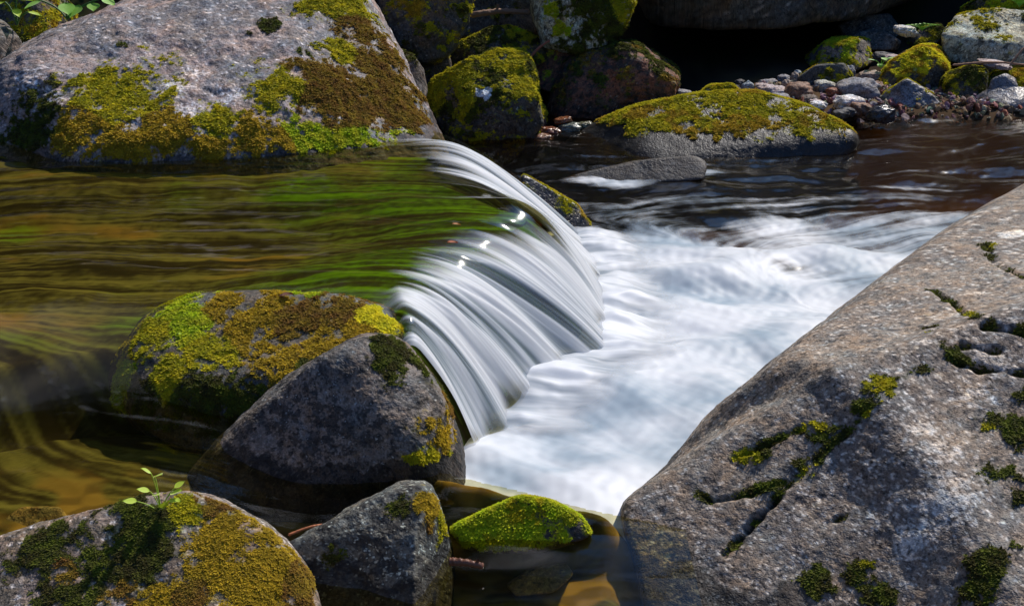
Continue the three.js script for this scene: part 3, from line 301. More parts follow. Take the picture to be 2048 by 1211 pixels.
{
  const wave = (x, z) => {
    const near = Math.exp(-Math.max(0, x - foot(clamp(z, -5.3, -3.45))) / 0.5), r = ss(0.9, 2.0, x);
    return lowerLevel(x, z) + lerp(0.025, 0.07, ss(-5.6, -5.0, z)) * fbm(x * 1.3, 2, z * 1.7, 2) + 0.006 * comb(flowLower, x, z, 0.25, 5, 6, 31) + 0.0025 * comb(flowLower, x, z, 0.25, 5, 18, 12) + 0.02 * near * near - 0.02 + 0.007 * r * noise(x * 2.4, 3, z * 4.5) + 0.0018 * noise(x * 12, 3, z * 26) * ss(-5.2, -5.7, z)
      + 0.045 * Math.exp(-(((x - 1.15) / 0.28) ** 2) - (((z + 4.95) / 0.1) ** 2)) + 0.035 * Math.exp(-(((x - 0.6) / 0.3) ** 2) - (((z + 4.75) / 0.12) ** 2));
  };
  const xs = ticks(-0.6, -0.2, 2.2, 6, 0.017, 1.12), zs = ticks(-7.4, -6.7, -2.9, -2.6, 0.015, 1.12), fx = ticks(-0.6, -0.15, 1.75, 3.4, 0.0068, 1.04), fz = ticks(-6.9, -5.9, -2.95, -2.6, 0.006, 1.04);
  const cover = (x, z) => {
    const edge = 0.35 * fbm(x * 1.7, 1, z * 2.2, 3);
    let c = ss(-5.4, -5.02, z - 0.1 * (x - 0.5) + 0.6 * edge) * ss(1.6, 0.7, x - 0.35 * (z + 4.6) + edge);
    c = Math.max(c, 0.62 * ss(-5.75, -5.3, z - 0.05 * x + edge) * ss(0.5, 1.1, x));
    c = Math.max(c, 1.1 * Math.exp(-(((x - 1.2) / 0.36) ** 2) - (((z + 4.93) / 0.16) ** 2)), 0.6 * Math.exp(-(((x - 1.75) / 0.4) ** 2) - (((z + 5.35) / 0.16) ** 2)));
    const rapid = Math.exp(-(((x - 0.45) / 0.22) ** 2) - (((z + 5.82) / 0.08) ** 2)) + 0.9 * Math.exp(-(((x - 0.8) / 0.2) ** 2) - (((z + 5.95) / 0.06) ** 2));
    c = Math.max(c, 0.8 * rapid);
    return Math.max(c, 0.3 * ss(-6.2, -5.5, z) + 0.12 * ss(-0.1, 0.4, noise(x * 1.4, 8, z * 3)) * ss(-6.6, -6.0, z));
  };
  const inPool = (a, b, c, d, p) => { const x = p[3 * a], z = p[3 * a + 2]; return x > foot(clamp(z, -5.3, -3.45)) - 0.13 - 0.6 * ss(-5.1, -5.4, z) && !(z - 0.46 * (x + 0.1) > -3.04 - 0.05 * ss(0.1, -0.1, x) && x < 0.6); };
  const g = sheet(xs, zs, (x, z) => [wave(x, z)], inPool);
  const water = structure('stream_water', g, clearWater(new THREE.Color(0.62, 0.46, 0.27), 0.16));
  const f = sheet(fx, fz, (x, z) => {
    const c = cover(x, z), s1 = comb(flowLower, x, z, 0.4, 10, 12, 40), s2 = comb(flowLower, x, z, 0.2, 15, 42, 50), s3 = fbm(x * 1.6, 60, z * 2.1, 3) * 1.6;
    const a = ss(0.25, 0.85, c * 1.25 - 0.12 + (0.42 * s1 + 0.22 * s2) * (1.15 - 0.75 * c));
    const k = mix3(MILK, WHITE, ss(-0.75, 0.75, s1 * 0.38 + s2 * 0.22 + s3 * 1.0 + 0.02 + 0.6 * Math.exp(-Math.max(0, x - foot(clamp(z, -5.3, -3.45))) / 0.15)));
    return [wave(x, z) + 0.005, ...k, a];
  }, (a, b, c, d, p, k) => k[4 * a + 3] + k[4 * b + 3] + k[4 * c + 3] + k[4 * d + 3] > 0.02 && inPool(a, b, c, d, p));
  const fm = part('foam', f, foamAndGlints, water); fm.userData.kind = 'stuff';
  const NZ = 300, NU = 44, sp = new Float32Array(NZ * NU * 3), sc = new Float32Array(NZ * NU * 4), si = [];
  for (let j = 0; j < NZ; j++) for (let i = 0; i < NU; i++) {
    const z = lerp(-5.2, -3.5, j / (NZ - 1)), u = i / (NU - 1), k = j * NU + i, x = foot(z) - 0.18 + 0.46 * u + 0.03 * noise(z * 9, u * 2, 3);
    const bell = Math.sin(Math.PI * u) ** 1.3, boil = 0.5 + 0.4 * noise(z * 5, u * 1.2, 7) + 0.2 * noise(z * 13, u * 1.6, 1), fizz = 0.2 * noise(z * 26, u * 2.2, 2) + 0.16 * noise(z * 60, u * 4, 4);
    sp.set([x, wave(x, z) + 0.004 + 0.065 * bell * boil * (1 - 0.5 * u), z], 3 * k);
    sc.set([...mix3(MILK, WHITE, ss(-0.3, 0.8, boil + fizz)), clamp(bell * (0.55 + 0.8 * boil + 0.6 * fizz)) * ss(0, 0.06, j / NZ) * ss(1, 0.94, j / NZ)], 4 * k);
    if (i < NU - 1 && j < NZ - 1) si.push(k, k + NU, k + 1, k + 1, k + NU, k + NU + 1);
  }
  const spl = part('splash', geo(sp, si, sc, 4), foamAndGlints, water); spl.userData.kind = 'stuff';
}

// ---------------------------------------------------------------- stones
const lattices = {};
function lattice(N) {   // a cube grid blown up to a sphere, edges shared
  if (lattices[N]) return lattices[N];
  const ids = new Map(), dirs = [], idx = [];
  const id = (i, j, k) => {
    const key = (i * (N + 1) + j) * (N + 1) + k; let n = ids.get(key);
    if (n === undefined) { n = dirs.length / 3; ids.set(key, n); const w = [i, j, k].map((v) => Math.tan((2 * v / N - 1) * Math.PI / 4)), l = Math.hypot(...w); dirs.push(w[0] / l, w[1] / l, w[2] / l); }
    return n;
  };
  const quad = (a, b, c, d) => idx.push(a, b, c, a, c, d);
  for (let i = 0; i < N; i++) for (let j = 0; j < N; j++) {
    quad(id(i, j, N), id(i + 1, j, N), id(i + 1, j + 1, N), id(i, j + 1, N)); quad(id(i, j, 0), id(i, j + 1, 0), id(i + 1, j + 1, 0), id(i + 1, j, 0));
    quad(id(N, i, j), id(N, i + 1, j), id(N, i + 1, j + 1), id(N, i, j + 1)); quad(id(0, i, j), id(0, i, j + 1), id(0, i + 1, j + 1), id(0, i + 1, j));
    quad(id(i, N, j), id(i, N, j + 1), id(i + 1, N, j + 1), id(i + 1, N, j)); quad(id(i, 0, j), id(i + 1, 0, j), id(i + 1, 0, j + 1), id(i, 0, j + 1));
  }
  return lattices[N] = { dirs, idx };
}
const MOSS = [   // tips of each kind of moss: olive yellow, golden, rust, dark, lime, vivid yellow
  [[0.62, 0.53, 0.014], [0.36, 0.35, 0.012]], [[0.58, 0.4, 0.022], [0.4, 0.28, 0.018]], [[0.25, 0.125, 0.025], [0.34, 0.24, 0.022]],
  [[0.13, 0.16, 0.014], [0.07, 0.06, 0.014]], [[0.42, 0.56, 0.012], [0.55, 0.54, 0.02]], [[0.9, 0.8, 0.03], [0.66, 0.64, 0.025]],
];
const tuft = (() => {   // a sprig of moss one unit tall: seven narrow bent blades
  const r = rng(11), pos = [], idx = [];
  for (let i = 0; i < 8; i++) {
    const a = i * 2.4 + r(), lean = 0.5 + 0.7 * r(), h = 0.45 + 0.5 * r(), w = 0.2, n = pos.length / 3, sx = Math.cos(a), sz = Math.sin(a), ox = 0.35 * (r() - 0.5), oz = 0.35 * (r() - 0.5);
    for (const [t, k] of [[0, 0.7], [0.55, 1]]) for (const s of [-1, 1]) pos.push(ox + sx * lean * t * t - sz * w * k * s, 0.75 * h * t - 0.08, oz + sz * lean * t * t + sx * w * k * s);
    pos.push(ox + sx * lean, 0.75 * h - 0.1, oz + sz * lean);
    idx.push(n, n + 2, n + 1, n + 1, n + 2, n + 3, n + 2, n + 4, n + 3);
  }
  return geo(new Float32Array(pos), idx);
})();
const mossMaterial = new THREE.MeshPhysicalMaterial({ color: 0xffffff, roughness: 1, transmission: 0.35, thickness: 0, specularIntensity: 0.2 });
// fine grain shared by all stones: crystals, pits and lichen flecks, 0.7 m a tile
const GRAIN = 0.7;
const [grainMap, grainBump] = (() => {
  const S = 1024, r = rng(91), H = new Float32Array(S * S), L = new Float32Array(S * S).fill(0.6), T = new Float32Array(S * S);
  const octave = (n, amp, out, sharp) => {
    const v = Float32Array.from({ length: n * n }, () => r() * 2 - 1), k = n / S;
    for (let y = 0; y < S; y++) for (let x = 0; x < S; x++) {
      const fx = x * k, fy = y * k, i = Math.floor(fx), j = Math.floor(fy), u = fx - i, w = fy - j, a = u * u * (3 - 2 * u), b = w * w * (3 - 2 * w), i1 = (i + 1) % n, j1 = (j + 1) % n;
      let q = lerp(lerp(v[j * n + i], v[j * n + i1], a), lerp(v[j1 * n + i], v[j1 * n + i1], a), b); if (sharp) q = ss(sharp, sharp + 0.25, q);
      out[y * S + x] += amp * q;
    }
  };
  octave(24, 0.05, L); octave(64, 0.07, L); octave(150, 0.1, L); octave(330, 0.1, L); octave(512, 0.06, L);
  octave(90, -0.3, L, 0.42); octave(200, -0.26, L, 0.45); octave(120, 0.3, L, 0.5); octave(260, 0.3, L, 0.5); octave(12, 0.12, T); octave(60, 0.1, T);
  octave(40, 0.25, H); octave(110, 0.2, H); octave(280, 0.16, H); octave(90, -0.3, H, 0.45); octave(200, -0.25, H, 0.45);
  for (let q = 0; q < 260; q++) {   // lichen rosettes
    const cx = r() * S, cy = r() * S, R0 = 3 + 11 * r() ** 2.2, tone = 0.18 + 0.3 * r();
    for (let y = -16; y <= 16; y++) for (let x = -16; x <= 16; x++) { const at = ((Math.floor(cy + y) + S) % S) * S + ((Math.floor(cx + x) + S) % S), d = Math.hypot(x, y) / R0 + 0.35 * noise(x * 0.3 + q, y * 0.3, 0); if (d < 1) { L[at] = Math.max(L[at], 0.6 + tone * (0.7 + 0.4 * d)); H[at] += 0.15; } }
  }
  const a = new Uint8Array(S * S * 4), b = new Uint8Array(S * S * 4);
  for (let i = 0; i < S * S; i++) { const l = clamp(L[i], 0.06, 1), t = T[i]; a.set([255 * clamp(l * (1 + t)), 255 * l, 255 * clamp(l * (1 - t)), 255], 4 * i); const v = 255 * clamp(0.5 + 0.5 * H[i]); b.set([v, v, v, 255], 4 * i); }
  return [a, b].map((d) => { const t = new THREE.DataTexture(d, S, S); t.wrapS = t.wrapT = THREE.RepeatWrapping; t.magFilter = THREE.LinearFilter; t.needsUpdate = true; return t; });
})();
const stoneMaterials = {};
const stoneMaterial = (r) => stoneMaterials[r] ??= new THREE.MeshStandardMaterial({ color: new THREE.Color(1.6, 1.6, 1.6), vertexColors: true, roughness: r, map: grainMap, bumpMap: grainBump, bumpScale: 0.0045 });
const STONE = {
  pale: { a: [0.36, 0.275, 0.245], b: [0.2, 0.185, 0.185], dark: [0.08, 0.075, 0.08], light: [0.66, 0.6, 0.57], much: 0.42, spot: 0.38, stretch: [0.55, 1.3, 1.1] },
  right: { a: [0.27, 0.215, 0.162], b: [0.18, 0.15, 0.124], dark: [0.05, 0.046, 0.044], light: [0.58, 0.53, 0.46], much: 0.27, spot: 0.34, stretch: [1, 1, 0.8] },
  dark: { a: [0.22, 0.18, 0.145], b: [0.13, 0.112, 0.094], dark: [0.028, 0.026, 0.024], light: [0.27, 0.27, 0.25], much: 0.44, spot: 0.1, stretch: [1, 1, 1] },
  lichen: { a: [0.14, 0.135, 0.11], b: [0.07, 0.072, 0.062], dark: [0.018, 0.018, 0.018], light: [0.42, 0.45, 0.38], much: 0.3, spot: 0.1, stretch: [0.7, 1.1, 1] },
  pink: { a: [0.29, 0.215, 0.165], b: [0.15, 0.12, 0.085], dark: [0.05, 0.045, 0.035], light: [0.55, 0.5, 0.46], much: 0.3, spot: 0.3, stretch: [0.8, 1, 1] },
  mossy: { a: [0.1, 0.08, 0.06], b: [0.07, 0.075, 0.07], dark: [0.022, 0.02, 0.016], light: [0.3, 0.28, 0.25], much: 0.5, spot: 0.2, stretch: [1, 1, 1] },
  white: { a: [0.46, 0.47, 0.36], b: [0.34, 0.35, 0.27], dark: [0.06, 0.06, 0.045], light: [0.58, 0.58, 0.48], much: 0.3, spot: 0.14, stretch: [1, 1, 1] },
  grey: { a: [0.2, 0.2, 0.215], b: [0.13, 0.13, 0.14], dark: [0.05, 0.05, 0.055], light: [0.42, 0.41, 0.42], much: 0.5, spot: 0.4, stretch: [1, 1, 1] },
  wet: { a: [0.06, 0.054, 0.05], b: [0.045, 0.04, 0.037], dark: [0.02, 0.018, 0.016], light: [0.14, 0.13, 0.12], much: 0.55, spot: 0.3, stretch: [1, 1, 1] },
  amber: { a: [0.32, 0.22, 0.08], b: [0.2, 0.14, 0.05], dark: [0.1, 0.05, 0.015], light: [0.5, 0.36, 0.12], much: 0.5, spot: 0.45, stretch: [1, 1, 1] },
  rust: { a: [0.2, 0.075, 0.04], b: [0.09, 0.045, 0.03], dark: [0.02, 0.016, 0.014], light: [0.2, 0.17, 0.14], much: 0.5, spot: 0.15, stretch: [1, 1, 1] },
};
let stoneSeed = 0;
function stone(name, label, category, key, style, o = {}) {
  const spec = ROCK_FACETS[key], seed = 40 + 13 * stoneSeed++, S = STONE[style];
  const N = o.N ?? 44, { dirs, idx } = lattice(N), n = dirs.length / 3, C = spec.c, P = spec.p;
  const pos = new Float32Array(n * 3), col = new Float32Array(n * 3), mossOf = new Float32Array(n), raw = new Float32Array(n * 3), rift = new Float32Array(n).fill(9), kindOf = new Uint8Array(n);
  const eye = new THREE.Vector3(-C[0], 1.8 - C[1], -C[2]).normalize().multiplyScalar(o.near ?? 0.42);   // finer faces on the open side
  if (o.chip) { const rc = rng(seed + 5); spec.f = spec.f.map((L) => L.concat(Array.from({ length: o.chip }, () => { const a = rc() * 6.283, e = Math.asin(rc() * 1.3 - 0.3), d = [Math.cos(a) * Math.cos(e), Math.sin(e), Math.sin(a) * Math.cos(e)]; let q = 0; for (const f of L) { const t = (f[0] * d[0] + f[1] * d[1] + f[2] * d[2]) / f[3]; if (t > 0) q += Math.pow(t, P); } return [...d, (0.9 + 0.11 * rc()) * Math.pow(q, -1 / P)]; }))); }
  const size = Math.min(...spec.f[0].map((f) => f[3])), amp = (o.amp ?? 1) * clamp(size * 4, 0.25, 1);
  for (let i = 0; i < n; i++) {
    let x = dirs[3 * i] + eye.x, y = dirs[3 * i + 1] + eye.y, z = dirs[3 * i + 2] + eye.z; const l = Math.hypot(x, y, z); x /= l; y /= l; z /= l;
    let r = 0;
    for (const L of spec.f) { let s = 0; for (const f of L) { const t = (f[0] * x + f[1] * y + f[2] * z) / f[3]; if (t > 0) s += Math.pow(t, P); } const rr = Math.pow(s, -1 / P); r = r ? Math.max(r, rr) + 0.02 * Math.exp(-Math.abs(r - rr) / 0.04) : rr; }
    const wx = C[0] + x * r + seed, wy = C[1] + y * r, wz = C[2] + z * r;
    raw[3 * i] = wx - seed; raw[3 * i + 1] = wy; raw[3 * i + 2] = wz;
    r += amp * (0.045 * fbm(wx * 2.6, wy * 2.6, wz * 2.6, 2) + 0.02 * fbm(wx * 9, wy * 9, wz * 9, 3) + 0.006 * (0.5 - Math.abs(noise(wx * 12, wy * 20, wz * 12))) + 0.0025 * noise(wx * 70, wy * 70, wz * 70));
    const px = wx - seed, py = wy, pz = wz;
    if (o.cracks) for (const line of o.cracks) for (let q = 0; q < line.length - 1; q++) {
      const A = line[q], B = line[q + 1], dx = B[0] - A[0], dy = B[1] - A[1], dz = B[2] - A[2], t = clamp(((px - A[0]) * dx + (py - A[1]) * dy + (pz - A[2]) * dz) / (dx * dx + dy * dy + dz * dz));
      const wob = 0.006 * noise(px * 18, py * 18, pz * 18), d = Math.hypot(px - A[0] - dx * t, py - A[1] - dy * t, pz - A[2] - dz * t) + wob;
      if (d < rift[i]) rift[i] = Math.max(0, d);
      if (d < 0.06) r -= 0.022 * Math.exp(-((Math.max(0, d) / 0.0075) ** 2));
    }
    pos[3 * i] = x * r; pos[3 * i + 1] = y * r; pos[3 * i + 2] = z * r;
  }
  const keep = [], free = new Uint8Array(n);
  for (let i = 0; i < n; i++) free[i] = pos[3 * i + 1] + C[1] - (o.sink ?? 0) > bedY(pos[3 * i] + C[0], pos[3 * i + 2] + C[2]) - 0.05 ? 1 : 0;   // nothing below the bed
  for (let q = 0; q < idx.length; q += 3) if (free[idx[q]] || free[idx[q + 1]] || free[idx[q + 2]]) keep.push(idx[q], idx[q + 1], idx[q + 2]);
  const g = geo(pos, keep, col), nor = g.attributes.normal.array, [tx, ty, tz] = S.stretch;
  for (let i = 0; i < n; i++) {
    const x = pos[3 * i] + C[0], y = pos[3 * i + 1] + C[1], z = pos[3 * i + 2] + C[2], ux = x * tx + seed, uy = y * ty, uz = z * tz, ny = nor[3 * i + 1];
    const bx = raw[3 * i], by = raw[3 * i + 1], bz = raw[3 * i + 2];
    const big = fbm(x * 2.4 + seed, y * 2.4, z * 2.4, 3), mid = noise(ux * 22, uy * 22, uz * 22), fine = noise(ux * 75, uy * 75, uz * 75), grain = noise(ux * 160, uy * 160, uz * 160);
    let c = mix3(S.a, S.b, ss(-0.22, 0.22, big + 0.25 * mid));
    c = mix3(c, S.dark, 0.9 * ss(S.spot - 0.12, S.spot + 0.22, 0.55 * mid + 0.45 * fine + 0.3 * noise(ux * 9, uy * 9, uz * 9) - 0.3 * big));
    let li = 0; if (o.lichen) for (const b of o.lichen) li = Math.max(li, 1 - Math.hypot(bx - b[0], by - b[1], bz - b[2]) / b[3]);
    c = mix3(c, S.light, 0.9 * ss(S.much, S.much + 0.22, 0.45 * fine + 0.35 * grain + 0.3 * noise(ux * 38, uy * 38, uz * 38) + 0.25 * big + 0.8 * li));
    if (o.lichen) for (const b of o.lichen) if (b[4] && 1 - Math.hypot(bx - b[0], by - b[1], bz - b[2]) / b[3] > 0.15 + 0.35 * mid) c = [0.6, 0.58, 0.53];
    const k = 1 + (o.grain ?? 1) * (0.26 * grain + 0.24 * fine) + 0.2 * mid; c = c.map((v) => v * k);
    if (rift[i] < 0.009) c = mix3(c, [0.035, 0.03, 0.022], ss(0.009, 0.004, rift[i] + 0.003 * fine));   // dark soil in the cracks, also painting in the shade of narrow grooves
    let m = -1, kind = 0;
    if (o.moss) { const rag = 1.15 * fbm(x * 8 + seed, y * 8, z * 8, 4) + 0.5 * noise(x * 34, y * 34, z * 34) - 0.08; for (const b of o.moss) { const v = 1.15 - Math.hypot(bx - b[0], by - b[1], bz - b[2]) / (b[3] * (o.spread ?? 1.1)) + rag; if (v > m) { m = v; kind = b[4] ?? o.kind ?? 0; } } if (rift[i] < 0.03) { const v = 0.75 - rift[i] / 0.014 + 1.4 * fbm(x * 5, y * 5 + seed, z * 5, 3); if (v > m) { m = v; kind = 3; } } if (m > 0.05) kind = noise(x * 6, y * 6, z * 6 + seed) > 0.45 ? (o.alt ?? kind) : kind; }
    if (o.cover !== undefined) { const v = o.cover + 0.9 * ny - 0.5 + 1.3 * fbm(x * 6 + seed, y * 6, z * 6, 4) + 0.4 * noise(x * 30, y * 30, z * 30); if (v > m) { m = v; const t = noise(x * 4, y * 4 + seed, z * 4) * 0.8 + noise(x * 14, y * 14 + seed, z * 14) * 0.5; kind = o.kinds[t > 0.3 ? 2 : t > -0.2 ? 1 : 0]; } }
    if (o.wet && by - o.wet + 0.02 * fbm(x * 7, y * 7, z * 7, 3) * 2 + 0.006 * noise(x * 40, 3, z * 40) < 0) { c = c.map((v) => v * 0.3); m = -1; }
    if (o.bare && o.bare(x, y, z) > 0) m = -1;
    if (o.lichen && li > 0.25 && o.cover !== undefined && li + 0.5 * mid > 0.3) { m = -1; c = [0.6, 0.6, 0.58]; }
    mossOf[i] = ss(-0.05, 0.75, m); kindOf[i] = kind;
    if (m > -0.3) { const pal = MOSS[kind]; c = mix3(c, mix3(pal[1], [0.06, 0.045, 0.015], 0.45), 0.8 * ss(-0.15, 0.4, m + 0.3 * fine)); }
    col.set(c, 3 * i);
  }
  const ax = new THREE.Vector3(...(o.axis ?? [-0.1, 0.7, 0.7])).normalize(), tu = new THREE.Vector3(0, 1, 0).cross(ax).normalize(), tv = ax.clone().cross(tu), uv = new Float32Array(n * 2);   // grain laid along the stone's bedding plane
  for (let i = 0; i < n; i++) { const x = pos[3 * i], y = pos[3 * i + 1], z = pos[3 * i + 2]; uv[2 * i] = (x * tu.x + y * tu.y + z * tu.z) / GRAIN + seed * 0.37; uv[2 * i + 1] = (x * tv.x + y * tv.y + z * tv.z) / GRAIN + seed * 0.61; }
  g.setAttribute('uv', new THREE.BufferAttribute(uv, 2));
  const t = thing(name, label, category, C, o.group);
  if (o.sink) t.position.y -= o.sink;
  part('stone', g, stoneMaterial(o.rough ?? 0.8), t);
  if (o.moss || o.cover !== undefined) {
    const r = rng(seed), M = [], K = [], v = (i) => new THREE.Vector3().fromArray(pos, 3 * i), density = 1.7 * (o.density ?? 26000), sz = 0.66 * (o.tuft ?? 0.014);
    const up = new THREE.Vector3(0, 1, 0), q = new THREE.Quaternion(), spin = new THREE.Quaternion(), nn = new THREE.Vector3(), p = new THREE.Vector3(), s = new THREE.Vector3(), col1 = new THREE.Color();
    for (let f = 0; f < keep.length; f += 3) {
      const [a, b, c] = [keep[f], keep[f + 1], keep[f + 2]], mk = (mossOf[a] + mossOf[b] + mossOf[c]) / 3;
      if (mk < 0.02) continue;
      nn.fromArray(nor, 3 * a);
      if (nn.z < -0.55 || pos[3 * a + 1] + C[1] < -0.05) continue;
      const A = v(a), e1 = v(b).sub(A), e2 = v(c).sub(A); let want = 0.5 * e1.clone().cross(e2).length() * density * mk; want = Math.floor(want + r());
      for (let w = 0; w < want; w++) {
        let u1 = r(), u2 = r(); if (u1 + u2 > 1) { u1 = 1 - u1; u2 = 1 - u2; }
        p.copy(A).addScaledVector(e1, u1).addScaledVector(e2, u2);
        nn.fromArray(nor, 3 * a).addScaledVector(up, 0.5).add(new THREE.Vector3(r() - 0.5, r() - 0.5, r() - 0.5).multiplyScalar(0.7)).normalize();
        q.setFromUnitVectors(up, nn).multiply(spin.setFromAxisAngle(up, r() * 6.28));
        const k = sz * (0.55 + 0.75 * r()) * (0.55 + 0.55 * mk); s.set(k, k * (0.7 + 0.6 * r()), k);
        M.push(new THREE.Matrix4().compose(p, q, s)); const pal = MOSS[kindOf[a]], h = clamp(0.5 + 0.6 * noise(p.x * 20, p.y * 20, p.z * 20) + 0.5 * (r() - 0.5)), br = 0.7 + 0.55 * r(); K.push(mix3(pal[0], pal[1], h).map((x) => x * br));
      }
    }
    if (M.length) {
      const im = new THREE.InstancedMesh(tuft, mossMaterial, M.length); im.name = 'moss'; im.userData.kind = 'stuff'; im.castShadow = im.receiveShadow = true;
      M.forEach((m, i) => { im.setMatrixAt(i, m); im.setColorAt(i, col1.setRGB(...K[i])); });
      t.add(im); mossCount += M.length;
    }
  }
  return t;
}
let mossCount = 0;
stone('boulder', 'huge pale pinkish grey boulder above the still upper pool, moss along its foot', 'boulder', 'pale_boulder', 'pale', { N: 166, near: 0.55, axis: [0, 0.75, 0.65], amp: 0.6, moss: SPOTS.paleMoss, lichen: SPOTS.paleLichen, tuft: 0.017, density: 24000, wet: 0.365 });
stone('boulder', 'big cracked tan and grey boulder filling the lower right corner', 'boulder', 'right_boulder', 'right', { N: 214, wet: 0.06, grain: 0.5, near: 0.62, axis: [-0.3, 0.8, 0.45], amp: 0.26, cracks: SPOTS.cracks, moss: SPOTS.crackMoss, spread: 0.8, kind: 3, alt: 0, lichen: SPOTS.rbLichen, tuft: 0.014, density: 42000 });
stone('mossy_boulder', 'long low boulder under yellow and golden moss beside the waterfall', 'boulder', 'moss_boulder', 'mossy', { N: 96, moss: SPOTS.mossTop, tuft: 0.013, density: 42000 });
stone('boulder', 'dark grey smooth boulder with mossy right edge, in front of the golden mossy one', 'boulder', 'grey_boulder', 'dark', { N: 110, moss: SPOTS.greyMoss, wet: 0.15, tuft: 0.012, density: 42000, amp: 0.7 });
stone('mossy_boulder', 'pinkish boulder with olive moss and a green sprig, lower left corner', 'boulder', 'front_left_boulder', 'pink', { N: 105, moss: SPOTS.frontMoss, spread: 1.35, tuft: 0.0085, density: 70000, alt: 2 });
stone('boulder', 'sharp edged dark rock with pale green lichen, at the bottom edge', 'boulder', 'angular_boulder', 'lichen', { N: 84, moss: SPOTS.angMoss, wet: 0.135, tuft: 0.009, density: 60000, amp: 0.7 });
stone('mossy_rock', 'bright green moss hummock at the lip of the foam pool', 'rock', 'green_hummock', 'wet', { N: 60, cover: 0.65, kinds: [4, 4, 0], tuft: 0.011, density: 60000 });
stone('mossy_boulder', 'round mossy boulder with a white lichen spot above the waterfall crest', 'boulder', 'round_boulder', 'mossy', { chip: 9, N: 84, lichen: SPOTS.roundLichen, cover: 0.55, kinds: [3, 0, 0], tuft: 0.018, density: 24000 });
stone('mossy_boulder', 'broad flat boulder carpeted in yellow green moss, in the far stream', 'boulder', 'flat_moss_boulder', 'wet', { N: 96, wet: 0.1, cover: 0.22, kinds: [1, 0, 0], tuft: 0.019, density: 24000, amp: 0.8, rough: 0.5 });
stone('wet_rock', 'low wet black slab awash below the broad flat mossy boulder', 'rock', 'wet_slab', 'wet', { N: 50, rough: 0.6, amp: 1.2, sink: 0.045 });
stone('mossy_rock', 'small dark rock with a yellow moss cap just behind the fall', 'rock', 'lip_rock', 'wet', { N: 56, cover: -0.15, kinds: [0, 0, 1], rough: 0.35, tuft: 0.012 });
stone('boulder', 'dark rusty boulder hung with dead moss, behind the round mossy one', 'boulder', 'shadow_boulder', 'rust', { chip: 9, N: 60, cover: 0.05, kinds: [3, 3, 2], tuft: 0.02, density: 16000 });
stone('boulder', 'pale lichen covered boulder at the top edge, above the rusty one', 'boulder', 'lichen_boulder', 'white', { chip: 5, N: 66, moss: SPOTS.lichenMoss, tuft: 0.02, density: 16000 });
stone('mossy_boulder', 'dark boulder hung with olive moss right of the huge pale one', 'boulder', 'hanging_moss_boulder', 'mossy', { chip: 9, N: 60, cover: 0.4, kinds: [3, 0, 1], tuft: 0.02, density: 18000 });
stone('mossy_rock', 'mossy ledge beneath the driftwood stick at the top', 'rock', 'moss_ledge', 'mossy', { chip: 9, N: 54, cover: 0.3, kinds: [3, 0, 4], tuft: 0.02, density: 18000 });
stone('boulder', 'boulder added to fill the dark gap behind the driftwood stick', 'boulder', 'added_gap_boulder', 'mossy', { N: 40, cover: -0.2, kinds: [3, 3, 0], tuft: 0.02, density: 14000 });  // added to darken a gap that is only a shaded cavity
stone('rock', 'rust red earth shaped as a rock between the round mossy boulder and the pale lichen covered one', 'rock', 'red_earth_rock', 'rust', { N: 40, cover: -0.25, kinds: [3, 4, 4], tuft: 0.016, density: 16000 });  // stands for reddish earth in the gap
stone('mossy_rock', 'mossy rock added to fill the dark gap left of the round mossy boulder', 'rock', 'added_hollow_rock', 'mossy', { N: 40, cover: 0.05, kinds: [3, 3, 0], tuft: 0.018, density: 16000 });  // put in over lit ground so the shaded gap reads dark
stone('rock', 'narrow dark rock wedged in the gap beside the huge pale boulder', 'rock', 'gap_rock', 'dark', { chip: 9, N: 40, cover: -0.1, kinds: [3, 3, 2], tuft: 0.017, density: 16000 });
stone('boulder', 'very large dark overhanging boulder roofing the cave at the top', 'boulder', 'overhang_boulder', 'mossy', { chip: 9, N: 64 });
stone('boulder', 'dark boulder at the back of the cave', 'boulder', 'cave_back_boulder', 'mossy', { chip: 9, N: 40 });
stone('boulder', 'pale lichen crusted block at the upper right edge', 'boulder', 'bank_lichen_boulder', 'white', { chip: 4, N: 60, cover: -0.45, kinds: [3, 0, 0], tuft: 0.02, density: 16000 });
stone('mossy_rock', 'domed rock with golden brown moss, left of the pale lichen block', 'rock', 'golden_moss_rock', 'mossy', { chip: 9, N: 54, cover: 0.45, kinds: [2, 1, 5], tuft: 0.017 });
stone('mossy_rock', 'rock with bright yellow green moss below the pale lichen block', 'rock', 'bright_moss_rock', 'mossy', { chip: 9, N: 54, cover: 0.4, kinds: [3, 0, 5], tuft: 0.017 });
stone('rock', 'triangular grey rock at the far water edge with a mossy left slope', 'rock', 'grey_wedge_rock', 'grey', { N: 50, cover: -0.3, kinds: [0, 0, 1], rough: 0.5, tuft: 0.014 });
stone('wet_rock', 'wide wet grey rock at the far water edge against the right border', 'rock', 'wet_grey_rock', 'grey', { chip: 9, N: 50, rough: 0.35 });
stone('rock', 'upright rounded grey rock on the wide wet one, right border', 'rock', 'upright_grey_rock', 'grey', { chip: 9, N: 36, rough: 0.5 });
stone('mossy_rock', 'yellow mossy rock behind the upright grey one, right border', 'rock', 'edge_moss_rock', 'mossy', { chip: 9, N: 44, cover: 0.5, kinds: [1, 0, 0], tuft: 0.018 });
stone('mossy_rock', 'dark half mossy rock at the mouth of the cave', 'rock', 'cave_mouth_rock', 'dark', { chip: 9, N: 48, cover: 0.05, kinds: [3, 0, 4], tuft: 0.018 });
stone('rock', 'low brown rock with a mossy edge above the gravel', 'rock', 'low_moss_rock', 'mossy', { chip: 9, N: 44, cover: 0.0, kinds: [3, 0, 1], tuft: 0.016 });
stone('rock', 'rounded dark rock highest up in the cave shade', 'rock', 'dark_far_rock', 'dark', { chip: 9, N: 34 });
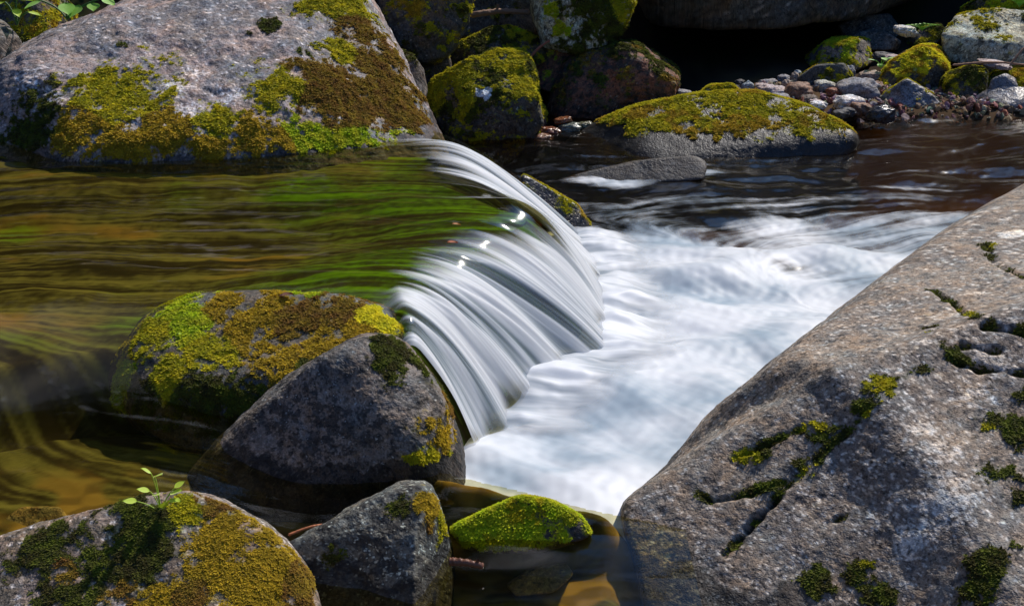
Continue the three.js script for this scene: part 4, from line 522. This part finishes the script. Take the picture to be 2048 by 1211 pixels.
stone('rock', 'long dark rock lying just below the highest one in the cave shade', 'rock', 'long_far_rock', 'dark', { chip: 9, N: 34 });
stone('mossy_rock', 'small mossy dome peeking out behind the broad flat mossy boulder', 'rock', 'peeking_moss_rock', 'grey', { N: 40, cover: 0.35, kinds: [0, 0, 1], tuft: 0.015 });
stone('mossy_rock', 'dark mossy rock with a tiny fern left of the pale lichen block', 'rock', 'fern_moss_rock', 'mossy', { chip: 9, N: 40, cover: 0.3, kinds: [3, 3, 0], tuft: 0.018, density: 18000 });
stone('mossy_rock', 'mossy rock under green leaves in the upper left corner', 'rock', 'corner_moss_rock', 'mossy', { chip: 9, N: 44, cover: 0.4, kinds: [3, 0, 1], tuft: 0.018, density: 18000 });
stone('rock', 'dark grey rock below the mossy one in the upper left corner', 'rock', 'corner_dark_rock', 'dark', { chip: 9, N: 40 });
stone('mossy_rock', 'mossy slab on top of the pale lichen block, upper right corner', 'rock', 'ridge_mossy_slab', 'mossy', { chip: 9, N: 44, cover: 0.45, kinds: [3, 0, 4], tuft: 0.02, density: 16000 });
for (const [k, label] of [['amber_stone_a', 'amber stone under water at the left border'], ['amber_stone_b', 'long amber slab under water left of the dark grey boulder'], ['amber_stone_c', 'flat amber stone under water behind the pinkish mossy boulder'], ['amber_stone_d', 'amber stone under the smooth curl of water below the green hummock'], ['amber_stone_e', 'amber stone in the black pool at the bottom edge']])
  stone('submerged_stone', label, 'stone', k, 'amber', { N: 30, sink: k === 'amber_stone_c' ? 0.15 : k === 'amber_stone_b' ? 0.14 : 0.1, amp: 0.7, group: 'stones lying under the shallow water' });
console.log('moss tufts', mossCount);

// pebbles and cobbles on the gravel margin
function pebble(label, [x, y, z, rx, ry], color, seed, o = {}) {
  const { dirs, idx } = lattice(14), n = dirs.length / 3, pos = new Float32Array(n * 3), col = new Float32Array(n * 3), r = rng(seed), e = 2.2 + 0.9 * r(), turn = (r() - 0.5) * 0.5;
  for (let i = 0; i < n; i++) {
    const [a, b, c] = [dirs[3 * i], dirs[3 * i + 1], dirs[3 * i + 2]], k = Math.pow(Math.abs(a) ** e + Math.abs(b) ** e + Math.abs(c) ** e, -1 / e) * (1 + 0.16 * noise(a * 1.3 + seed, b * 1.3, c * 1.3) + 0.04 * noise(a * 4 + seed, b * 4, c * 4));
    pos[3 * i] = a * k * rx; pos[3 * i + 1] = b * k * ry * 1.05; pos[3 * i + 2] = c * k * (0.55 * rx + 0.45 * ry);
    const m = 1 + 0.2 * noise(a * 3 + seed, b * 3, c * 3) + 0.18 * noise(a * 11 + seed, b * 11, c * 11); col.set(color.map((v) => v * m), 3 * i);
  }
  const pg = geo(pos, idx.slice(), col), uv = new Float32Array(n * 2); for (let i = 0; i < n; i++) { uv[2 * i] = (pos[3 * i] + 0.3 * pos[3 * i + 2]) / GRAIN + seed; uv[2 * i + 1] = (pos[3 * i + 1] - 0.6 * pos[3 * i + 2]) / GRAIN; }
  pg.setAttribute('uv', new THREE.BufferAttribute(uv, 2));
  const m = new THREE.Mesh(pg, stoneMaterial(o.rough ?? 0.7)); m.name = numbered(o.name ?? 'pebble'); m.position.set(x, y, z); m.rotation.set(0, turn, (r() - 0.5) * 0.4); m.castShadow = m.receiveShadow = true;
  tag(m, label, 'pebble', o.group ?? 'pebbles on the gravel margin'); scene.add(m);
}
const brown = [0.2, 0.11, 0.07], slate = [0.2, 0.2, 0.22], chalk = [0.6, 0.58, 0.57], tan = [0.3, 0.23, 0.18], pitch = [0.05, 0.05, 0.055], blush = [0.36, 0.3, 0.3], blue = [0.25, 0.3, 0.34];
[['warm brown round cobble behind the broad flat mossy boulder', brown], ['largest grey round cobble in the middle of the gravel', slate], ['pale chalky cobble leaning on the largest grey one', chalk], ['grey pebble left of the small mossy dome', slate], ['small blue grey upright pebble beside the small mossy dome', blue], ['mauve grey flat cobble left of the warm brown cobble', blush], ['pale greenish flat cobble right of the warm brown cobble', [0.38, 0.38, 0.33]], ['small pure white pebble on the gravel', [0.75, 0.75, 0.76]], ['brown pebble at the foot of the pale chalky cobble', brown], ['shiny black wet cobble at the water edge', pitch, 0.15], ['tan disc shaped pebble resting above the largest grey cobble', tan], ['brown pebble tucked right of the largest grey cobble', brown], ['dark brown pebble in front of the warm brown cobble', [0.1, 0.075, 0.06]], ['pale pinkish pebble beside the small white pebble', blush], ['dark grey pebble in the water edge, left of two', pitch], ['dark grey pebble in the water edge, right of two', pitch], ['buff upright pebble left of the warm brown cobble', tan], ['buff upright pebble at the cave mouth', tan], ['dark small pebble under the cave, leftmost of the gravel', pitch], ['thin pale flat pebble above the mauve grey cobble', blush], ['rust red chip beside the largest grey cobble', [0.22, 0.08, 0.04]], ['grey flat pebble in front of the mauve grey cobble', slate], ['grey upright chip left of the tan disc shaped pebble', slate]]
  .forEach(([label, c, rough], i) => pebble(label, SPOTS.peb[i], c, 300 + i, { rough }));
[['long white stone high on the bank by the tiny fern', [0.5, 0.5, 0.48]], ['dark slate pebble left of the little green plant', pitch], ['mauve flat pebble beside the little green plant', blush], ['light blue pebble beside the low brown rock', blue], ['grey pebble in the cave shade near the light blue one', slate], ['flat grey pebble deepest in the cave shade', slate], ['flat brown chip behind the domed golden mossy rock', brown], ['long flat mauve stone under the pale lichen block', blush]]
  .forEach(([label, c], i) => pebble(label, SPOTS.pebfar[i], c, 400 + i));
[['rust brown wet pebble in the trickle, leftmost above water', [0.14, 0.05, 0.025]], ['grey green wet pebble in the trickle beside the round mossy boulder', [0.14, 0.16, 0.14]], ['brown wet pebble lowest in the trickle', brown], ['olive wet pebble nearest the broad flat mossy boulder', [0.12, 0.12, 0.07]], ['rust wet pebble highest in the trickle', [0.18, 0.07, 0.03]]]
  .forEach(([label, c], i) => pebble(label, SPOTS.creek[i], c, 500 + i, { rough: 0.25, group: 'pebbles in the trickle' }));
{
  // gravel between the cobbles
  const r = rng(77), count = 1900, g = (() => { const q = new THREE.IcosahedronGeometry(1, 1), p = q.attributes.position; for (let i = 0; i < p.count; i++) { const k = 1 + 0.45 * noise(p.getX(i) * 1.1, p.getY(i) * 1.1, p.getZ(i) * 1.1 + 3); p.setXYZ(i, p.getX(i) * k, p.getY(i) * k, p.getZ(i) * k); } q.computeVertexNormals(); return q; })(), im = new THREE.InstancedMesh(g, new THREE.MeshStandardMaterial({ roughness: 0.8 }), count), m = new THREE.Matrix4(), q = new THREE.Quaternion(), c = new THREE.Color();
  for (let i = 0; i < count; i++) {
    const x = 1.15 + 1.9 * r(), z = -6.68 - 0.55 * r(), s = 0.005 + 0.016 * r() ** 3;
    q.setFromEuler(new THREE.Euler(r() * 6, r() * 6, r() * 6));
    im.setMatrixAt(i, m.compose(new THREE.Vector3(x, bedY(x, z) + s * 0.3, z), q, new THREE.Vector3(s * 1.5, s * 0.6, s)));
    const t = r(); im.setColorAt(i, c.setRGB(...(t < 0.4 ? brown : t < 0.6 ? [0.18, 0.165, 0.15] : t < 0.68 ? [0.24, 0.09, 0.05] : t < 0.72 ? chalk : tan).map((v) => v * (0.5 + 0.6 * r()))));
  }
  im.name = 'gravel'; im.userData.kind = 'stuff'; tag(im, 'small mixed gravel between the cobbles below the cave', 'gravel'); im.castShadow = im.receiveShadow = true; scene.add(im);
}

// ---------------------------------------------------------------- wood, leaves and sprigs
const bark = (c, rough = 0.8) => new THREE.MeshStandardMaterial({ color: new THREE.Color(...c), roughness: rough });
function stick(name, label, pts, radius, material, stubs = []) {
  const p0 = new THREE.Vector3(...pts[0]), curve = new THREE.CatmullRomCurve3(pts.map((p) => new THREE.Vector3(...p).sub(p0)));
  const g = new THREE.TubeGeometry(curve, 40, radius, 10), a = g.attributes.position;
  for (let i = 0; i < a.count; i++) { const k = Math.floor(i / 11), c = curve.getPointAt(Math.min(1, k / 40)), t = 1 - 0.25 * k / 40 + 0.22 * noise(k * 0.35, i % 11 === 10 ? 0 : (i % 11) * 0.7, p0.x * 9); a.setXYZ(i, c.x + (a.getX(i) - c.x) * t, c.y + (a.getY(i) - c.y) * t, c.z + (a.getZ(i) - c.z) * t); }
  for (const end of [0, 40]) { const c = curve.getPointAt(end / 40); for (let k = 0; k < 11; k++) if (end) { const i = 40 * 11 + k; a.setXYZ(i, c.x + (a.getX(i) - c.x) * 0.05, a.getY(i) * 0.05 + c.y * 0.95, a.getZ(i) * 0.05 + c.z * 0.95); } else a.setXYZ(k, c.x + (a.getX(k) - c.x) * 0.05, c.y + (a.getY(k) - c.y) * 0.05, c.z + (a.getZ(k) - c.z) * 0.05); }
  g.computeVertexNormals();
  const t = thing(name, label, name === 'twig' ? 'twig' : 'stick', pts[0]);
  part('shaft', g, material, t);
  for (const [f, d, len] of stubs) { const s = curve.getPointAt(f), e = s.clone().add(new THREE.Vector3(...d).multiplyScalar(len)); part('side_shoot', new THREE.TubeGeometry(new THREE.LineCurve3(s, e), 4, radius * 0.45, 6), material, t); }
  return t;
}
const W = SPOTS.P, midp = (a, b, dy) => [(a[0] + b[0]) / 2, (a[1] + b[1]) / 2 + dy, (a[2] + b[2]) / 2];
stick('driftwood_stick', 'brown driftwood stick lying across the dark gap at the top', [W.log0, midp(W.log0, W.log1, 0.012), W.log1], 0.016, bark([0.2, 0.12, 0.075]), [[0.45, [0.2, 1, 0.1], 0.035]]);
stick('broken_stick', 'short broken brown stick beside the sharp edged rock', [W.stickA0, midp(W.stickA0, W.stickA1, 0.003), W.stickA1], 0.009, bark([0.16, 0.065, 0.035], 0.45), [[0.8, [0.2, 1, 0], 0.012]]);
stick('twig', 'thin orange twig floating behind the sharp edged rock', [W.stickB0, midp(W.stickB0, W.stickB1, 0.006), W.stickB1], 0.0035, bark([0.45, 0.16, 0.06], 0.4));
stick('twig', 'slanting tan twig at the right border above the upright grey rock', [W.twig0, midp(W.twig0, W.twig1, 0.01), W.twig1], 0.006, bark([0.35, 0.2, 0.12]));
stick('twig', 'long flat brown twig under the pale lichen block', [W.twig2, midp(W.twig2, W.twig3, 0.015), W.twig3], 0.006, bark([0.28, 0.15, 0.09]));
stick('twig', 'reddish twig leaning by the round mossy boulder', [W.rs0, midp(W.rs0, W.rs1, 0.01), W.rs1], 0.007, bark([0.22, 0.08, 0.045]));

const leafMaterial = (c) => new THREE.MeshPhysicalMaterial({ color: new THREE.Color(...c), roughness: 0.7, transmission: 0.4, thickness: 0, side: THREE.DoubleSide });
const freshGreen = leafMaterial([0.22, 0.5, 0.03]), deepGreen = leafMaterial([0.06, 0.2, 0.02]), limeGreen = leafMaterial([0.5, 0.68, 0.03]);
function leafGeometry(len, wide, cup = 0.15) {
  const pos = [], idx = [], n = 8;
  for (let i = 0; i <= n; i++) { const t = i / n, w = wide * Math.sin(Math.PI * Math.pow(t, 0.8)) * 0.5 + (i ? 0 : 0.0003); for (const s of [-1, -0.5, 0, 0.5, 1]) pos.push(w * s, cup * len * (s * s * 0.35 - t * t * 0.6 + t * 0.3), len * t); }
  for (let i = 0; i < n; i++) for (let j = 0; j < 4; j++) { const a = i * 5 + j; idx.push(a, a + 5, a + 1, a + 1, a + 5, a + 6); }
  return geo(new Float32Array(pos), idx);
}
function sprig(name, label, base, leaves, material, stemMaterial, grow = 1) {   // leaves: [dx, dy, dz, length, width, heading, tilt]
  const t = thing(name, label, 'plant', base);
  for (const [dx, dy, dz, len, wide, heading, tilt] of leaves) {
    const tip = new THREE.Vector3(dx, dy, dz), c = new THREE.QuadraticBezierCurve3(new THREE.Vector3(0, -0.01, 0), new THREE.Vector3(dx * 0.3, dy * 0.7, dz * 0.3), tip);
    const stem = part('stem', new THREE.TubeGeometry(c, 10, len * 0.045, 6), stemMaterial ?? material, t);
    const leaf = part('leaf', leafGeometry(len * grow, wide * grow), material, t); leaf.position.copy(tip); leaf.rotation.set(tilt, heading, 0, 'YXZ');
  }
  return t;
}
sprig('green_sprig', 'lime green seedling growing on the lower left mossy boulder', SPOTS.sprig, [[-0.005, 0.078, 0, 0.022, 0.018, 0.9, -0.5], [-0.012, 0.085, 0, 0.02, 0.015, -1.2, -0.7], [-0.018, 0.045, 0, 0.022, 0.018, -1.4, -0.3], [-0.008, 0.04, 0.004, 0.018, 0.014, 0.6, -0.4], [0.022, 0.04, 0, 0.024, 0.02, 1.3, -0.4], [0.03, 0.05, -0.004, 0.02, 0.016, 2.2, -0.4], [0.02, 0.028, 0.004, 0.026, 0.017, 1.0, -0.2], [-0.045, 0.022, 0, 0.024, 0.02, -1.5, -0.1], [0.008, 0.012, 0.01, 0.026, 0.016, 0.4, -0.9]], limeGreen, limeGreen, 1.2);
sprig('leafy_plant', 'green leaves overhanging the top of the huge pale boulder', [W.lf1[0], W.lf1[1] - 0.06, W.lf1[2]], [[0, 0.06, 0, 0.09, 0.07, 0.4, 0.4], [0.06, 0.05, 0, 0.08, 0.07, -0.4, 0.5], [0.12, 0.06, 0, 0.06, 0.055, 0.2, 0.4], [0.16, 0.08, 0, 0.07, 0.06, 1.1, 0.4], [-0.1, 0.07, 0, 0.08, 0.06, -0.9, 0.3], [0.24, 0.1, -0.02, 0.06, 0.05, 0.7, 0.3]], freshGreen, deepGreen);
sprig('leafy_plant', 'pale green leaves at the extreme upper left corner', [W.lf4[0], W.lf4[1] - 0.05, W.lf4[2]], [[0, 0.06, 0, 0.08, 0.04, 0.5, 0.3], [-0.04, 0.09, 0, 0.08, 0.045, -1.0, 0.3], [0.06, 0.05, 0.02, 0.07, 0.035, 1.3, 0.2], [0.01, 0.1, 0, 0.07, 0.04, 1.9, 0.1]], limeGreen, deepGreen);
sprig('small_plant', 'little bright green plant left of the domed golden mossy rock', W.fern0, [[-0.03, 0.03, 0, 0.05, 0.035, -1.2, -0.2], [0.03, 0.04, 0, 0.05, 0.04, 1.2, -0.2], [0, 0.05, 0.02, 0.05, 0.035, 0.2, 0.1], [-0.01, 0.02, 0.03, 0.045, 0.03, -0.4, 0.2], [0.05, 0.02, 0.02, 0.04, 0.03, 0.8, 0]], freshGreen);
sprig('small_fern', 'tiny green fern left of the pale lichen block', W.fern1, Array.from({ length: 9 }, (_, i) => [(-0.06 + 0.015 * i), 0.035 - 0.003 * Math.abs(i - 4), 0.01, 0.04, 0.012, -1.3 + 0.32 * i, -0.1]), freshGreen);
sprig('small_fern', 'tiny green fern at the very top of the right border', W.fern2, Array.from({ length: 9 }, (_, i) => [(-0.06 + 0.015 * i), 0.045 - 0.003 * Math.abs(i - 4), 0.01, 0.05, 0.014, -1.3 + 0.32 * i, -0.1]), freshGreen);
function fallenLeaf(label, p, len, material, heading, tilt, lift = 0.008) {
  const m = new THREE.Mesh(leafGeometry(len, len * 0.6, 0.3), material); m.name = numbered('fallen_leaf'); m.position.set(p[0], p[1] + lift, p[2]); m.rotation.set(tilt, heading, 0, 'YXZ'); m.castShadow = m.receiveShadow = true;
  tag(m, label, 'leaf'); scene.add(m);
}
fallenLeaf('bright green leaf fallen on the yellow moss of the long low boulder', SPOTS.leafOnMoss, 0.014, limeGreen, 1.2, 0);
fallenLeaf('crumpled brown leaf on top of the long low mossy boulder', SPOTS.brownLeaf, 0.04, leafMaterial([0.25, 0.1, 0.06]), 1.4, -0.3);
fallenLeaf('orange leaf caught at the crest of the fall, upper one', [SPOTS.fallLeaf[0][0], upperY(SPOTS.fallLeaf[0][0], SPOTS.fallLeaf[0][2]), SPOTS.fallLeaf[0][2]], 0.026, leafMaterial([0.6, 0.25, 0.06]), 1.5, 0, 0.02);
fallenLeaf('red orange leaf caught at the crest of the fall, lower one', [SPOTS.fallLeaf[1][0], upperY(SPOTS.fallLeaf[1][0], SPOTS.fallLeaf[1][2]), SPOTS.fallLeaf[1][2]], 0.032, leafMaterial([0.5, 0.12, 0.02]), 1.7, 0, 0.02);

{
  // undergrowth on the wooded bank behind and beside the stream: what the dark water mirrors
  const r = rng(5), count = 26000, im = new THREE.InstancedMesh(leafGeometry(1, 0.6), leafMaterial([1, 1, 1]), count), m = new THREE.Matrix4(), q = new THREE.Quaternion(), c = new THREE.Color();
  for (let i = 0; i < count; i++) {
    let x = -14 + 28 * r(), z = -9.2 - 9 * r(); const side = r(); if (side < 0.2) { x = (r() < 0.5 ? -1 : 1) * (5.2 + 6 * r()); z = -9 + 9 * r(); }
    const s = 0.12 + 0.22 * r(); q.setFromEuler(new THREE.Euler(r() * 2 - 0.4, r() * 6.3, r() - 0.5));
    im.setMatrixAt(i, m.compose(new THREE.Vector3(x, bank(x, z) + 0.05 + 0.9 * r() ** 2, z), q, new THREE.Vector3(s, s, s))); im.setColorAt(i, c.setRGB(0.03 + 0.03 * r(), 0.06 + 0.05 * r(), 0.015));
  }
  im.name = 'undergrowth'; im.userData.kind = 'stuff'; tag(im, 'leafy undergrowth on the wooded bank beyond the rocks', 'undergrowth'); im.castShadow = im.receiveShadow = true; scene.add(im);
}

// trees on the far bank: their crowns hang above the top edge and darken what the water mirrors
function tree(label, x, z, height, spread, seed) {
  const y0 = bank(x, z), t = thing('broadleaf_tree', label, 'tree', [x, y0, z], 'trees on the far bank'), r = rng(seed), wood = [];
  const limb = (a, b, r0, r1) => { const c = new THREE.QuadraticBezierCurve3(a, a.clone().lerp(b, 0.5).add(new THREE.Vector3(r() - 0.5, 0.2, r() - 0.5).multiplyScalar(0.25 * a.distanceTo(b))), b), q = new THREE.TubeGeometry(c, 8, r0, 8), p = q.attributes.position; for (let i = 0; i < p.count; i++) { const k = Math.floor(i / 9) / 8, m = c.getPoint(k), f = lerp(1, r1 / r0, k); p.setXYZ(i, m.x + (p.getX(i) - m.x) * f, m.y + (p.getY(i) - m.y) * f, m.z + (p.getZ(i) - m.z) * f); } q.computeVertexNormals(); wood.push(q); };
  const top = new THREE.Vector3((r() - 0.5) * 0.8, height * 0.75, (r() - 0.5) * 0.8); limb(new THREE.Vector3(0, -0.3, 0), top, 0.2, 0.07);
  const ends = [top];
  for (let i = 0; i < 16; i++) { const a = i * 2.4 + r(), s = top.clone().multiplyScalar(0.35 + 0.6 * r()), e = s.clone().add(new THREE.Vector3(Math.cos(a) * spread * (0.5 + 0.5 * r()), height * (0.05 + 0.2 * r()), Math.sin(a) * spread * (0.5 + 0.5 * r()))); limb(s, e, 0.06, 0.015); ends.push(e, s.clone().lerp(e, 0.6)); }
  part('trunk', mergeGeometries(wood), bark([0.06, 0.045, 0.03]), t);
  const n = 9000, im = new THREE.InstancedMesh(leafGeometry(1, 0.6), leafMaterial([1, 1, 1]), n), m = new THREE.Matrix4(), q = new THREE.Quaternion(), c = new THREE.Color();
  for (let i = 0; i < n; i++) { const e = ends[Math.floor(r() * ends.length)], u = r() * 6.283, v = Math.acos(2 * r() - 1), d = 0.9 * spread * 0.42 * Math.cbrt(r()), s = 0.1 + 0.1 * r(); q.setFromEuler(new THREE.Euler(r() * 6, r() * 6, r() * 6)); im.setMatrixAt(i, m.compose(new THREE.Vector3(e.x + d * Math.sin(v) * Math.cos(u), e.y + 0.7 * d * Math.cos(v), e.z + d * Math.sin(v) * Math.sin(u)), q, new THREE.Vector3(s, s, s))); im.setColorAt(i, c.setRGB(0.035 + 0.03 * r(), 0.075 + 0.06 * r(), 0.015)); }
  im.name = 'crown'; im.userData.kind = 'stuff'; im.castShadow = im.receiveShadow = true; t.add(im);
}
tree('broadleaf tree on the far bank behind the huge pale boulder', -4.2, -9.4, 6.5, 2.6, 61);
tree('broadleaf tree on the far bank behind the round mossy boulder', -1.9, -11.6, 7.5, 2.8, 62);
tree('broadleaf tree on the left bank beyond the huge pale boulder', -6.0, -7.6, 6, 2.6, 63);

let triangles = 0; scene.traverse((q) => { if (q.isMesh && !q.isInstancedMesh && q.geometry.index) triangles += q.geometry.index.count / 3; }); console.log('triangles', triangles);
scene.environment = null;
renderer.render(scene, camera);
